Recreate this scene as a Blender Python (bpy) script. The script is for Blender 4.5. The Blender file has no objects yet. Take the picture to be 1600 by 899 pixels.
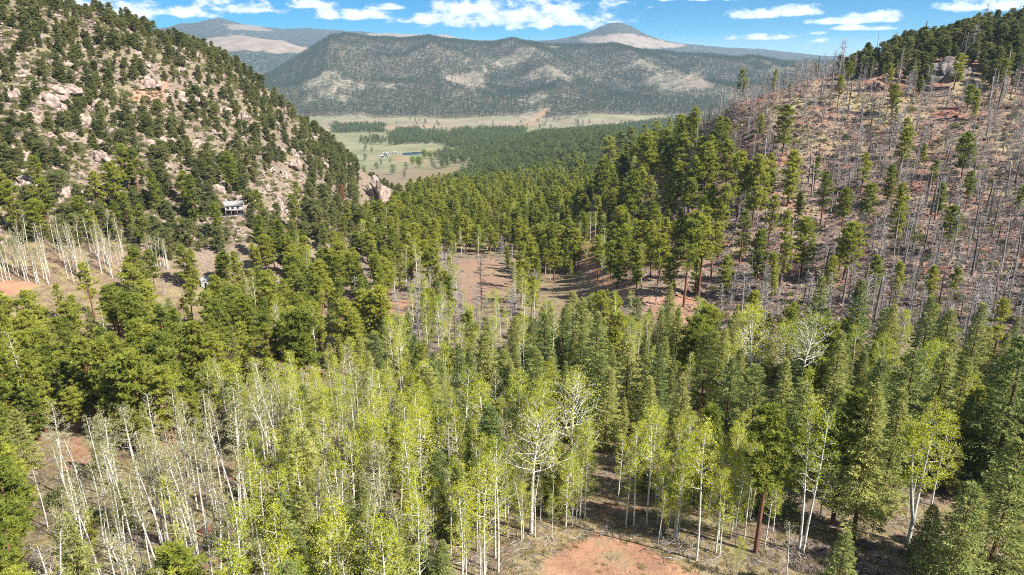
import bpy, math, random
import numpy as np
from mathutils import Vector, Matrix

# ------------------------------------------------------------------ camera, sky, sun, exposure
SC = bpy.context.scene
COL = SC.collection
W0, H0, F0 = 1600.0, 899.0, 1067.0          # photograph size and focal length in its pixels
PITCH = math.radians(17.7)
CZ = 52.0                                    # camera height above the foreground ground, m
cam_d = bpy.data.cameras.new('camera')
cam_d.sensor_width = 36.0
cam_d.lens = 36.0 * F0 / W0
cam_d.clip_start = 1.0
cam_d.clip_end = 60000.0
cam = bpy.data.objects.new('camera', cam_d)
COL.objects.link(cam)
cam.location = (0, 0, CZ)
cam.rotation_euler = (math.radians(90) - PITCH, 0, 0)
SC.camera = cam

SUN_AZ = math.atan2(0.86, -0.51)             # towards the sun, clockwise from +Y (right and behind)
SUN_EL = math.radians(44)
sun_d = bpy.data.lights.new('sun', 'SUN')
sun_d.energy = 4.8
sun_d.angle = math.radians(0.5)
sun_d.color = (1.0, 0.955, 0.89)
sun = bpy.data.objects.new('sun', sun_d)
COL.objects.link(sun)
sdir = Vector((math.sin(SUN_AZ) * math.cos(SUN_EL), math.cos(SUN_AZ) * math.cos(SUN_EL), math.sin(SUN_EL)))
sun.rotation_euler = (-sdir).to_track_quat('-Z', 'Y').to_euler()
sun.location = sdir * 300

SC.view_settings.view_transform = 'Standard'
SC.view_settings.look = 'None'
SC.view_settings.gamma = 1.0
SC.view_settings.use_curve_mapping = False
SC.view_settings.exposure = 1.55
SC.render.engine = 'CYCLES'
SC.cycles.max_bounces = 5
SC.cycles.diffuse_bounces = 3
SC.cycles.glossy_bounces = 2
SC.cycles.transmission_bounces = 2
SC.cycles.transparent_max_bounces = 4
SC.cycles.volume_bounces = 0
SC.cycles.caustics_reflective = False
SC.cycles.caustics_refractive = False
SC.cycles.use_denoising = False
SC.cycles.filter_width = 1.0
SC.cycles.use_adaptive_sampling = False


def ray(px, py):
    """world direction through a photograph pixel"""
    u = (px - W0 / 2) / F0
    v = (H0 / 2 - py) / F0
    return np.stack([u + 0 * v, math.cos(PITCH) + v * math.sin(PITCH), -math.sin(PITCH) + v * math.cos(PITCH) + 0 * u], -1)


def project(x, y, z):
    z = z - CZ
    d = y * math.cos(PITCH) - z * math.sin(PITCH)
    up = y * math.sin(PITCH) + z * math.cos(PITCH)
    d = np.where(np.abs(d) < 1e-3, 1e-3, d)
    px = W0 / 2 + F0 * x / d
    py = H0 / 2 - F0 * up / d
    return np.where(d > 1, px, -9999), np.where(d > 1, py, 9999)


def build_world():
    w = bpy.data.worlds.new('World')
    SC.world = w
    w.use_nodes = True
    nt = w.node_tree
    N, L = nt.nodes, nt.links
    N.clear()
    out = N.new('ShaderNodeOutputWorld')
    bg = N.new('ShaderNodeBackground')
    bg.inputs['Strength'].default_value = 0.10
    sky = N.new('ShaderNodeTexSky')
    sky.sky_type = 'NISHITA'
    sky.sun_disc = False
    sky.sun_elevation = SUN_EL
    sky.sun_rotation = SUN_AZ
    sky.altitude = 2600
    sky.air_density = 1.0
    sky.dust_density = 0.0
    sky.ozone_density = 4.0
    hs = N.new('ShaderNodeHueSaturation')
    hs.inputs['Saturation'].default_value = 2.5
    hs.inputs['Value'].default_value = 0.37
    L.new(sky.outputs[0], hs.inputs['Color'])

    def m(op, a, b=None, c=None, clamp=False):
        n = N.new('ShaderNodeMath')
        n.operation = op
        n.use_clamp = clamp
        for i, v in enumerate((a, b, c)):
            if v is None:
                continue
            if isinstance(v, (int, float)):
                n.inputs[i].default_value = v
            else:
                L.new(v, n.inputs[i])
        return n.outputs[0]
    tc = N.new('ShaderNodeTexCoord')
    sep = N.new('ShaderNodeSeparateXYZ')
    L.new(tc.outputs['Generated'], sep.inputs[0])
    az = m('ARCTAN2', sep.outputs[0], sep.outputs[1])
    el = m('ARCSINE', sep.outputs[2])
    # clouds: centre, half width and half height in photograph pixels -> angles
    clouds = [(820, 22, 135, 26), (905, 33, 62, 11), (740, 12, 60, 14), (655, 30, 38, 9), (375, 10, 58, 11), (185, 14, 75, 17),
              (265, 18, 62, 10), (545, 22, 52, 10), (480, 6, 44, 9), (1180, 22, 34, 8), (1252, 17, 42, 10), (1345, 29, 42, 9), (1290, 33, 26, 6),
              (1188, 58, 40, 5.5), (1555, 5, 60, 12), (1100, -3, 60, 5), (1330, 44, 24, 4), (1285, 63, 14, 4), (1365, 44, 22, 4), (1275, 52, 16, 3),
              (90, 3, 60, 10), (600, 10, 30, 6)]
    nz = N.new('ShaderNodeTexNoise')
    nz.inputs['Scale'].default_value = 34.0
    nz.inputs['Detail'].default_value = 7.0
    nz.inputs['Roughness'].default_value = 0.6
    mp = N.new('ShaderNodeMapping')
    mp.inputs['Scale'].default_value = (1.0, 1.0, 2.0)
    L.new(tc.outputs['Generated'], mp.inputs[0])
    L.new(mp.outputs[0], nz.inputs['Vector'])
    best = None
    shade = None
    for (cx, cy, hw, hh) in clouds:
        d = ray(np.float64(cx), np.float64(cy + hh * 0.35))
        d = d / np.linalg.norm(d)
        a0, e0 = math.atan2(d[0], d[1]), math.asin(d[2])
        wa, he = hw / F0 * 1.2, hh / F0 * 1.35
        dx = m('MULTIPLY', m('SUBTRACT', az, a0), 1 / wa)
        dy = m('SUBTRACT', el, e0)
        dyn = m('MAXIMUM', m('MULTIPLY', dy, 1 / he), m('MULTIPLY', dy, -2.6 / he))
        val = m('SUBTRACT', 1.0, m('ADD', m('MULTIPLY', dx, dx), m('MULTIPLY', dyn, dyn)))
        best = val if best is None else m('MAXIMUM', best, val)
    # unseen cumulus field well above the frame, cover raised to add ambient light
    den = m('ADD', m('MAXIMUM', sep.outputs[2], 0.0), 0.12)
    cmb = N.new('ShaderNodeCombineXYZ')
    L.new(m('DIVIDE', sep.outputs[0], den), cmb.inputs[0])
    L.new(m('DIVIDE', sep.outputs[1], den), cmb.inputs[1])
    n2 = N.new('ShaderNodeTexNoise')
    n2.inputs['Scale'].default_value = 1.3
    n2.inputs['Detail'].default_value = 6.0
    L.new(cmb.outputs[0], n2.inputs['Vector'])
    ramp_up = m('MULTIPLY', m('SUBTRACT', el, 0.10), 8.0, clamp=True)
    field = m('MULTIPLY', m('MULTIPLY', m('SUBTRACT', n2.outputs[0], 0.49), 9.0), ramp_up)
    field = m('SUBTRACT', field, m('SUBTRACT', 1.0, ramp_up))
    best = m('MAXIMUM', m('MAXIMUM', best, -2.0), field)
    dens = m('ADD', best, m('MULTIPLY', m('SUBTRACT', nz.outputs[0], 0.50), 5.0))
    alpha = m('MULTIPLY', dens, 1.5, clamp=True)
    alpha = m('MULTIPLY', m('SMOOTH_MIN', alpha, 1.0, 0.2), 0.97)
    # body brightness: thick tops bright, thin bases bluish grey
    br = N.new('ShaderNodeValToRGB')
    br.color_ramp.elements[0].position = 0.15
    br.color_ramp.elements[0].color = (1.9, 2.6, 3.7, 1)
    br.color_ramp.elements[1].position = 0.75
    br.color_ramp.elements[1].color = (5.0, 5.15, 5.5, 1)
    L.new(m('MULTIPLY', dens, 0.55, clamp=True), br.inputs[0])
    mx = N.new('ShaderNodeMix')
    mx.data_type = 'RGBA'
    L.new(alpha, mx.inputs['Factor'])
    L.new(hs.outputs[0], mx.inputs['A'])
    L.new(br.outputs[0], mx.inputs['B'])
    L.new(mx.outputs['Result'], bg.inputs['Color'])
    L.new(bg.outputs[0], out.inputs['Surface'])


build_world()

# ------------------------------------------------------------------ noise
RNG = np.random.default_rng(7)
random.seed(7)


def _hash(i, j, seed):
    n = (i.astype(np.int64) * 374761393 + j.astype(np.int64) * 668265263 + seed * 1442695041) & 0x7fffffff
    n = ((n ^ (n >> 13)) * 1274126177) & 0x7fffffff
    n = n ^ (n >> 16)
    return (n & 0xffff) / 65535.0


def vnoise(x, y, seed=0):
    i, j = np.floor(x), np.floor(y)
    fx, fy = x - i, y - j
    fx = fx * fx * fx * (fx * (fx * 6 - 15) + 10)
    fy = fy * fy * fy * (fy * (fy * 6 - 15) + 10)
    a, b = _hash(i, j, seed), _hash(i + 1, j, seed)
    c, d = _hash(i, j + 1, seed), _hash(i + 1, j + 1, seed)
    return (a + (b - a) * fx) * (1 - fy) + (c + (d - c) * fx) * fy


def fbm(x, y, octv=4, seed=0, gain=0.5):
    s, a, t = 0, 1.0, 0
    for o in range(octv):
        s = s + a * vnoise(x, y, seed + o * 17)
        t += a
        a *= gain
        x, y = x * 2.03 + 11.3, y * 2.03 - 7.1
    return s / t - 0.5


def ridged(x, y, octv=4, seed=0):
    s, a, t = 0, 1.0, 0
    for o in range(octv):
        s = s + a * (1 - np.abs(2 * vnoise(x, y, seed + o * 13) - 1))
        t += a
        a *= 0.5
        x, y = x * 2.07 + 3.7, y * 2.07 + 9.2
    return s / t - 0.5


# ------------------------------------------------------------------ terrain shape
def kk(py):
    return math.tan(PITCH + math.atan((py - H0 / 2) / F0))


CP = []


def P(px, py, Y):
    """ground seen at this pixel lies at forward distance Y"""
    d = ray(np.float64(px), np.float64(py))
    CP.append((d[0] / d[1], math.log(Y), d[2] / d[1] * Y))


def Q(px, Y, z):
    """ground on this bearing at forward distance Y has height z below or above the lens"""
    CP.append(((px - 800) / F0, math.log(Y), z))


for px in (-300, 100, 500, 800, 1100, 1500, 1900):
    Q(px, 40, -49); Q(px, 58, -50); Q(px, 76, -52)
for px in (-300, 100, 400, 700, 1000):
    Q(px, 95, -55.5); Q(px, 120, -59); Q(px, 145, -61.5)
for px in (1300, 1600, 1900):
    Q(px, 95, -52.5); Q(px, 115, -51)
# valley axis
for px in (500, 600, 700, 800, 900):
    Q(px, 195, -67); Q(px, 250, -72)
Q(300, 195, -64); Q(450, 240, -70); Q(150, 180, -60)
for px in (620, 700, 800, 880):
    Q(px, 330, -78); Q(px, 430, -86)
Q(700, 600, -103); Q(800, 600, -100); Q(640, 700, -108); Q(700, 850, -121); Q(640, 1000, -136); Q(900, 560, -92)
# rocky hill
P(0, 445, 175); P(-300, 440, 165)
P(0, 370, 200); P(0, 330, 215); P(0, 200, 250); P(0, 100, 280); P(0, 0, 312); P(-300, 330, 200); P(-300, 180, 240); P(-300, 40, 270); P(-300, -100, 320)
P(150, 390, 205); P(150, 300, 240); P(150, 200, 275); P(150, 100, 315); P(150, 28, 345); P(75, 8, 325); P(225, 50, 365)
P(300, 395, 215); P(300, 320, 250); P(300, 230, 300); P(300, 140, 350); P(300, 70, 395); P(360, 100, 415)
P(430, 380, 235); P(430, 290, 300); P(430, 220, 365); P(420, 145, 430)
P(480, 195, 460); P(500, 270, 380); P(545, 250, 480); P(520, 340, 300)
P(580, 320, 390); P(605, 300, 450); P(640, 325, 430)
Q(-300, 420, 50); Q(-300, 700, 10)
Q(0, 400, 25); Q(0, 560, -20); Q(0, 900, -80); Q(150, 430, 8); Q(150, 560, -35); Q(150, 900, -100)
Q(300, 480, -8); Q(300, 620, -60); Q(300, 900, -115); Q(420, 520, -30); Q(420, 660, -85); Q(480, 560, -58); Q(545, 580, -90); Q(605, 560, -97)
# burned hill
P(1000, 440, 190); P(1100, 480, 168); P(1250, 480, 158); P(1400, 490, 145); P(1600, 490, 138); P(1900, 520, 125)
P(1000, 340, 275); P(1100, 380, 218); P(1250, 380, 200); P(1400, 380, 185); P(1600, 380, 175); P(1900, 400, 155)
P(1050, 290, 300); P(1150, 290, 255); P(1300, 290, 235); P(1450, 290, 215); P(1600, 280, 210); P(1900, 280, 190)
P(1000, 250, 360); P(1094, 200, 320); P(1150, 200, 290); P(1250, 200, 270); P(1400, 200, 255); P(1600, 190, 245); P(1900, 180, 230)
P(1150, 162, 305); P(1205, 146, 300); P(1262, 122, 305); P(1320, 114, 310); P(1330, 150, 285); P(1450, 140, 285); P(1600, 135, 280)
P(1400, 84, 335); P(1450, 76, 345); P(1500, 62, 350); P(1550, 52, 350); P(1600, 40, 350); P(1900, -40, 340)
Q(1094, 420, -60); Q(1200, 400, -45); Q(1262, 420, -45); Q(1330, 450, -40); Q(1450, 470, -10); Q(1600, 470, 10); Q(1900, 480, 50)
Q(1100, 600, -100); Q(1260, 650, -105); Q(1450, 700, -80); Q(1900, 700, 0)
# forested spur and valley floor
P(960, 225, 760); P(960, 208, 1150); P(850, 225, 1000); P(850, 212, 1300); P(760, 262, 850); P(760, 240, 1080); P(900, 260, 640)
Q(1100, 1000, -105); Q(1300, 1000, -110); Q(1600, 1100, -90)
for px in (200, 450, 600, 700, 850, 1050, 1300):
    Q(px, 1500, -150); Q(px, 1800, -150); Q(px, 2130, -149)
for px in (450, 560, 650):
    Q(px, 1200, -148)
Q(200, 1200, -135); Q(-200, 1500, -140); Q(-200, 2100, -140); Q(1700, 1600, -130); Q(1700, 2100, -140)
# long forested mountain
for px, py, Y in [(300, 125, 2700), (360, 118, 2800), (420, 100, 3000), (480, 76, 3250), (540, 56, 3450), (600, 57, 3500), (660, 61, 3500), (720, 63, 3550), (800, 66, 3600),
                  (880, 69, 3600), (960, 73, 3550), (1040, 80, 3500), (1120, 89, 3400), (1200, 102, 3300), (1300, 106, 3300), (1450, 100, 3300)]:
    P(px, py, Y)
    CP.append(((px - 800) / F0 / 1.05, math.log(Y * 1.25), CP[-1][2] - 130))
for px, py, Y in [(480, 150, 2450), (560, 120, 2700), (700, 125, 2720), (820, 128, 2700), (950, 120, 2750), (1050, 130, 2650), (1150, 140, 2550), (650, 165, 2330), (900, 165, 2330), (1050, 165, 2330)]:
    P(px, py, Y)
# far tan hump, far mountains
for px, py, Y in [(250, 78, 5000), (287, 67, 5200), (335, 60, 5200), (385, 55, 5250), (440, 63, 5200), (487, 79, 5000), (540, 90, 5000)]:
    P(px, py, Y)
for px, py in [(400, 92), (330, 90), (460, 98)]:
    P(px, py, 4500)
for px, py, Y in [(120, 62, 7000), (220, 48, 7000), (290, 37, 7000), (345, 25, 7000), (385, 37, 7000), (425, 50, 7000), (455, 52, 8600), (483, 45, 8600), (505, 52, 8600), (530, 48, 8600), (560, 56, 8600),
                  (590, 53, 7400), (620, 51, 7400), (655, 50, 7400), (690, 55, 7400), (740, 62, 7400), (800, 66, 7000),
                  (850, 68, 6400), (885, 62, 6400), (920, 52, 6400), (945, 40, 6400), (962, 33, 6400), (985, 43, 6400), (1010, 58, 6400), (1045, 68, 6400), (1090, 76, 6400),
                  (1120, 86, 9000), (1145, 82, 9000), (1170, 78, 9000), (1205, 79, 9000), (1225, 87, 9000), (1260, 92, 9000), (1300, 94, 9000), (1400, 96, 9000), (1600, 90, 9000)]:
    P(px, py, Y)
for px in (0, 250, 450, 650, 850, 1050, 1250, 1600):
    Q(px, 4550 if px > 500 else 4000, 40 if px > 500 else -60); Q(px, 5700, 60); Q(px, 12500, -60)
CP = np.array(CP)


def _coords(s, w):
    return np.stack([np.asarray(s) * 2.2, np.asarray(w)], -1)


_C = _coords(CP[:, 0], CP[:, 1])
_c2 = 0.02 ** 2


def _kern(d2):
    return np.sqrt(d2 + _c2)


def _fit():
    d2 = ((_C[:, None] - _C[None]) ** 2).sum(-1)
    n = len(_C)
    A = np.zeros((n + 1, n + 1))
    A[:n, :n] = _kern(d2) - 0.012 * np.eye(n)
    A[n, :n] = 1
    A[:n, n] = 1
    return np.linalg.solve(A, np.append(CP[:, 2], 0))


_Wt = _fit()


def base_z(x, y):
    yc = np.maximum(y, 45.0)
    s = np.clip(x / yc, -1.25, 1.25)
    q = _coords(s, np.log(yc))
    res = np.empty(q.shape[:-1])
    flat, r = q.reshape(-1, 2), res.reshape(-1)
    for i in range(0, len(flat), 20000):
        c = flat[i:i + 20000]
        d2 = (c[:, None, 0] - _C[None, :, 0]) ** 2 + (c[:, None, 1] - _C[None, :, 1]) ** 2
        r[i:i + 20000] = _kern(d2) @ _Wt[:-1] + _Wt[-1]
    return r.reshape(res.shape) + CZ


_TS = np.linspace(-1.25, 1.25, 460)
_TW = np.linspace(math.log(45), math.log(14000), 620)
_ss, _ww = np.meshgrid(_TS, _TW)
_TAB = base_z(_ss * np.exp(_ww), np.exp(_ww))


def base_fast(x, y):
    yc = np.maximum(y, 45.0)
    a = (np.clip(x / yc, -1.2499, 1.2499) + 1.25) / 2.5 * (len(_TS) - 1)
    b = np.clip((np.log(yc) - _TW[0]) / (_TW[-1] - _TW[0]), 0, 0.99999) * (len(_TW) - 1)
    i, j = a.astype(int), b.astype(int)
    f, g = a - i, b - j
    return (_TAB[j, i] * (1 - f) + _TAB[j, i + 1] * f) * (1 - g) + (_TAB[j + 1, i] * (1 - f) + _TAB[j + 1, i + 1] * f) * g


def sstep(a, b, v):
    t = np.clip((v - a) / (b - a), 0, 1)
    return t * t * (3 - 2 * t)


def terrain(x, y):
    x, y = np.asarray(x, float), np.asarray(y, float)
    z = base_fast(x, y)
    s = x / np.maximum(y, 45)
    yy = np.maximum(y, 45)
    z = z + 0.9 * fbm(x / 14, y / 14, 4, 3) * sstep(40, 90, yy)
    hill = sstep(-0.10, -0.30, s) * sstep(185, 230, yy) * sstep(900, 600, yy)
    z = z + hill * (9.0 * ridged(x / 46 + y / 90, y / 46 - x / 120, 5, 21) + 2.2 * fbm(x / 6, y / 6, 3, 5))
    burn = sstep(0.15, 0.32, s) * sstep(130, 190, yy) * sstep(700, 450, yy)
    z = z + burn * (4.0 * ridged(x / 34, y / 34, 5, 31) + 1.0 * fbm(x / 4, y / 4, 3, 6))
    far = sstep(2150, 2700, yy)
    z = z + far * (150 * ridged(x / 430 + y / 2400, y / 1000, 4, 41) - 22 + 34 * fbm(x / 150, y / 150, 4, 43)) * (0.26 + 0.06 * sstep(3900, 4700, yy) + 0.40 * sstep(2200, 2650, yy) * sstep(3420, 3000, yy))
    floor_ = sstep(1150, 1350, yy) * sstep(2250, 2050, yy)
    z = z + floor_ * 5 * fbm(x / 160, y / 160, 3, 51)
    return z


def ground_at(pxs, pys, ymin=40.0, ymax=4000.0):
    """follow the view ray of each photograph pixel to the ground"""
    pxs, pys = np.atleast_1d(np.asarray(pxs, float)), np.atleast_1d(np.asarray(pys, float))
    if len(pxs) > 1500:
        return np.concatenate([ground_at(pxs[i:i + 1500], pys[i:i + 1500], ymin, ymax) for i in range(0, len(pxs), 1500)])
    d = ray(pxs, pys)
    d = d / d[:, 1:2]
    ys = np.exp(np.linspace(math.log(ymin), math.log(ymax), 260))
    X = d[:, 0:1] * ys
    Z = d[:, 2:3] * ys + CZ
    T = terrain(X, np.broadcast_to(ys, X.shape))
    below = Z < T
    out = np.zeros((len(pxs), 3))
    for i in range(len(pxs)):
        j = int(np.argmax(below[i])) if below[i].any() else 259
        if j > 0:
            a, b = Z[i, j - 1] - T[i, j - 1], Z[i, j] - T[i, j]
            f = a / (a - b) if a != b else 0
            yv = ys[j - 1] + (ys[j] - ys[j - 1]) * np.clip(f, 0, 1)
        else:
            yv = ys[0]
        out[i] = (d[i, 0] * yv, yv, 0)
    out[:, 2] = terrain(out[:, 0], out[:, 1])
    return out


def inside(poly, px, py):
    r = np.zeros(np.shape(px), bool)
    n = len(poly)
    for i in range(n):
        x1, y1 = poly[i]
        x2, y2 = poly[(i + 1) % n]
        if y1 == y2:
            continue
        c = ((y1 > py) != (y2 > py)) & (px < (x2 - x1) * (py - y1) / (y2 - y1) + x1)
        r ^= c
    return r


# ------------------------------------------------------------------ object helpers
def mesh_np(name, V, T, mats, midx=None, smooth=False):
    V, T = np.asarray(V, np.float32), np.asarray(T, np.int32)
    me = bpy.data.meshes.new(name)
    me.vertices.add(len(V))
    me.vertices.foreach_set('co', V.ravel())
    me.loops.add(T.size)
    me.loops.foreach_set('vertex_index', T.ravel())
    me.polygons.add(len(T))
    k = T.shape[1]
    me.polygons.foreach_set('loop_start', np.arange(0, T.size, k, dtype=np.int32))
    me.polygons.foreach_set('loop_total', np.full(len(T), k, np.int32))
    for mt in (mats if isinstance(mats, (list, tuple)) else [mats]):
        me.materials.append(mt)
    if midx is not None:
        me.polygons.foreach_set('material_index', np.asarray(midx, np.int32))
    if smooth:
        me.polygons.foreach_set('use_smooth', np.ones(len(T), bool))
    me.update(calc_edges=True)
    me.validate()
    return me


def obj(name, me, parent=None, loc=None, label=None, cat=None, group=None, kind=None):
    o = bpy.data.objects.new(name, me)
    COL.objects.link(o)
    if parent is not None:
        o.parent = parent
    if loc is not None:
        o.location = loc
    tag(o, label, cat, group, kind)
    return o


def tag(o, label=None, cat=None, group=None, kind=None):
    if label: o['label'] = label
    if cat: o['category'] = cat
    if group: o['group'] = group
    if kind: o['kind'] = kind
    return o


class Geo:
    """collects triangles"""
    def __init__(self):
        self.V, self.T, self.n = [], [], 0

    def add(self, V, T):
        V = np.asarray(V, float).reshape(-1, 3)
        self.V.append(V)
        self.T.append(np.asarray(T, int).reshape(-1, 3) + self.n)
        self.n += len(V)

    def tube(self, pts, rad, sides=5, cap=False):
        pts = np.asarray(pts, float)
        n = len(pts)
        tan = np.gradient(pts, axis=0)
        tan /= np.linalg.norm(tan, axis=1)[:, None] + 1e-9
        ref = np.array([0.31, 0.87, 0.12]) if abs(tan[0][2]) > 0.6 else np.array([0, 0, 1.0])
        a = np.cross(tan, ref)
        a /= np.linalg.norm(a, axis=1)[:, None] + 1e-9
        b = np.cross(tan, a)
        th = np.linspace(0, 2 * math.pi, sides, endpoint=False)
        r = np.asarray(rad, float).reshape(-1, 1, 1)
        V = pts[:, None] + r * (np.cos(th)[None, :, None] * a[:, None] + np.sin(th)[None, :, None] * b[:, None])
        T = []
        for i in range(n - 1):
            for k in range(sides):
                k2 = (k + 1) % sides
                p, q, u, v = i * sides + k, i * sides + k2, (i + 1) * sides + k, (i + 1) * sides + k2
                T += [(p, q, v), (p, v, u)]
        if cap:
            for k in range(1, sides - 1):
                T.append(((n - 1) * sides, (n - 1) * sides + k, (n - 1) * sides + k + 1))
        self.add(V.reshape(-1, 3), T)

    def box(self, x0, x1, y0, y1, z0, z1):
        V = [(x, y, z) for z in (z0, z1) for y in (y0, y1) for x in (x0, x1)]
        Qs = [(0, 2, 3, 1), (4, 5, 7, 6), (0, 1, 5, 4), (1, 3, 7, 5), (3, 2, 6, 7), (2, 0, 4, 6)]
        T = []
        for a, b, c, d in Qs:
            T += [(a, b, c), (a, c, d)]
        self.add(V, T)

    def leaves(self, C, D, ln, wd, rng, flat=0.9):
        """narrow triangles from points C along directions D"""
        C, D = np.asarray(C, float), np.asarray(D, float)
        n = len(C)
        D = D / (np.linalg.norm(D, axis=1)[:, None] + 1e-9)
        R = rng.normal(size=(n, 3)) * 0.55 + np.array([0, 0, flat])
        S = np.cross(D, R)
        S /= np.linalg.norm(S, axis=1)[:, None] + 1e-9
        ln = np.asarray(ln).reshape(-1, 1) * rng.uniform(0.7, 1.3, (n, 1))
        wd = np.asarray(wd).reshape(-1, 1) * rng.uniform(0.7, 1.3, (n, 1))
        a = C + S * wd * 0.5
        b = C - S * wd * 0.5
        c = C + D * ln
        V = np.stack([a, b, c], 1).reshape(-1, 3)
        self.add(V, np.arange(3 * n).reshape(-1, 3))

    def arrays(self):
        return np.concatenate(self.V), np.concatenate(self.T)


# ------------------------------------------------------------------ materials
def mat_new(name):
    m = bpy.data.materials.new(name)
    m.use_nodes = True
    nt = m.node_tree
    nt.nodes.clear()
    out = nt.nodes.new('ShaderNodeOutputMaterial')
    return m, nt, out


def node_mix(nt, f, a, b):
    n = nt.nodes.new('ShaderNodeMix')
    n.data_type = 'RGBA'
    for key, v in (('Factor', f), ('A', a), ('B', b)):
        if isinstance(v, (int, float)):
            n.inputs[key].default_value = v
        elif isinstance(v, tuple):
            n.inputs[key].default_value = (*v, 1)
        else:
            nt.links.new(v, n.inputs[key])
    return n.outputs['Result']


def node_noise(nt, scale, detail=4, rough=0.55, vec=None):
    n = nt.nodes.new('ShaderNodeTexNoise')
    n.inputs['Scale'].default_value = scale
    n.inputs['Detail'].default_value = detail
    n.inputs['Roughness'].default_value = rough
    if vec is not None:
        nt.links.new(vec, n.inputs['Vector'])
    return n.outputs[0]


def node_ramp(nt, src, lo, hi):
    n = nt.nodes.new('ShaderNodeMapRange')
    n.inputs[1].default_value = lo
    n.inputs[2].default_value = hi
    nt.links.new(src, n.inputs[0])
    return n.outputs[0]


def foliage_mat(name, ca, cb, trans=0.3, scale=1.2):
    m, nt, out = mat_new(name)
    oi = nt.nodes.new('ShaderNodeObjectInfo')
    tc = nt.nodes.new('ShaderNodeTexCoord')
    nz = node_noise(nt, scale, 3, 0.6, tc.outputs['Object'])
    nf = node_ramp(nt, nz, 0.36, 0.64)
    ad = nt.nodes.new('ShaderNodeMath')
    ad.operation = 'MULTIPLY_ADD'
    ad.use_clamp = True
    sc_ = nt.nodes.new('ShaderNodeSeparateColor')
    nt.links.new(oi.outputs['Color'], sc_.inputs[0])
    gt = nt.nodes.new('ShaderNodeMath')
    gt.operation = 'GREATER_THAN'
    gt.inputs[1].default_value = 0.99
    nt.links.new(sc_.outputs[0], gt.inputs[0])
    mxf = nt.nodes.new('ShaderNodeMix')
    nt.links.new(gt.outputs[0], mxf.inputs[0])
    nt.links.new(sc_.outputs[0], mxf.inputs[2])
    nt.links.new(oi.outputs['Random'], mxf.inputs[3])
    nt.links.new(mxf.outputs[0], ad.inputs[0])
    ad.inputs[1].default_value = 0.8
    sc = nt.nodes.new('ShaderNodeMath')
    sc.operation = 'MULTIPLY_ADD'
    nt.links.new(nf, sc.inputs[0])
    sc.inputs[1].default_value = 0.6
    sc.inputs[2].default_value = -0.15
    nt.links.new(sc.outputs[0], ad.inputs[2])
    c = node_mix(nt, ad.outputs[0], ca, cb)
    d = nt.nodes.new('ShaderNodeBsdfDiffuse')
    t = nt.nodes.new('ShaderNodeBsdfTranslucent')
    nt.links.new(c, d.inputs[0])
    hs = nt.nodes.new('ShaderNodeHueSaturation')
    hs.inputs['Value'].default_value = 1.25
    nt.links.new(c, hs.inputs['Color'])
    nt.links.new(hs.outputs[0], t.inputs[0])
    mx = nt.nodes.new('ShaderNodeMixShader')
    mx.inputs[0].default_value = trans
    nt.links.new(d.outputs[0], mx.inputs[1])
    nt.links.new(t.outputs[0], mx.inputs[2])
    nt.links.new(mx.outputs[0], out.inputs['Surface'])
    return m


def solid_mat(name, ca, cb, scale=3.0, rough=0.9, zstretch=1.0, lo=0.35, hi=0.65, rand=0.4, bump=0.0, metal=0.0):
    m, nt, out = mat_new(name)
    tc = nt.nodes.new('ShaderNodeTexCoord')
    mp = nt.nodes.new('ShaderNodeMapping')
    mp.inputs['Scale'].default_value = (1, 1, zstretch)
    nt.links.new(tc.outputs['Object'], mp.inputs[0])
    nz = node_noise(nt, scale, 5, 0.6, mp.outputs[0])
    f = node_ramp(nt, nz, lo, hi)
    oi = nt.nodes.new('ShaderNodeObjectInfo')
    ad = nt.nodes.new('ShaderNodeMath')
    ad.operation = 'MULTIPLY_ADD'
    ad.use_clamp = True
    nt.links.new(oi.outputs['Random'], ad.inputs[0])
    ad.inputs[1].default_value = rand
    sb = nt.nodes.new('ShaderNodeMath')
    sb.operation = 'SUBTRACT'
    nt.links.new(f, sb.inputs[0])
    sb.inputs[1].default_value = rand / 2
    nt.links.new(sb.outputs[0], ad.inputs[2])
    c = node_mix(nt, ad.outputs[0], ca, cb)
    b = nt.nodes.new('ShaderNodeBsdfPrincipled')
    b.inputs['Roughness'].default_value = rough
    b.inputs['Metallic'].default_value = metal
    b.inputs['Specular IOR Level'].default_value = 0.2
    nt.links.new(c, b.inputs['Base Color'])
    if bump:
        bp = nt.nodes.new('ShaderNodeBump')
        bp.inputs['Strength'].default_value = bump
        bp.inputs['Distance'].default_value = 0.2
        nt.links.new(nz, bp.inputs['Height'])
        nt.links.new(bp.outputs[0], b.inputs['Normal'])
    nt.links.new(b.outputs[0], out.inputs['Surface'])
    return m


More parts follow.
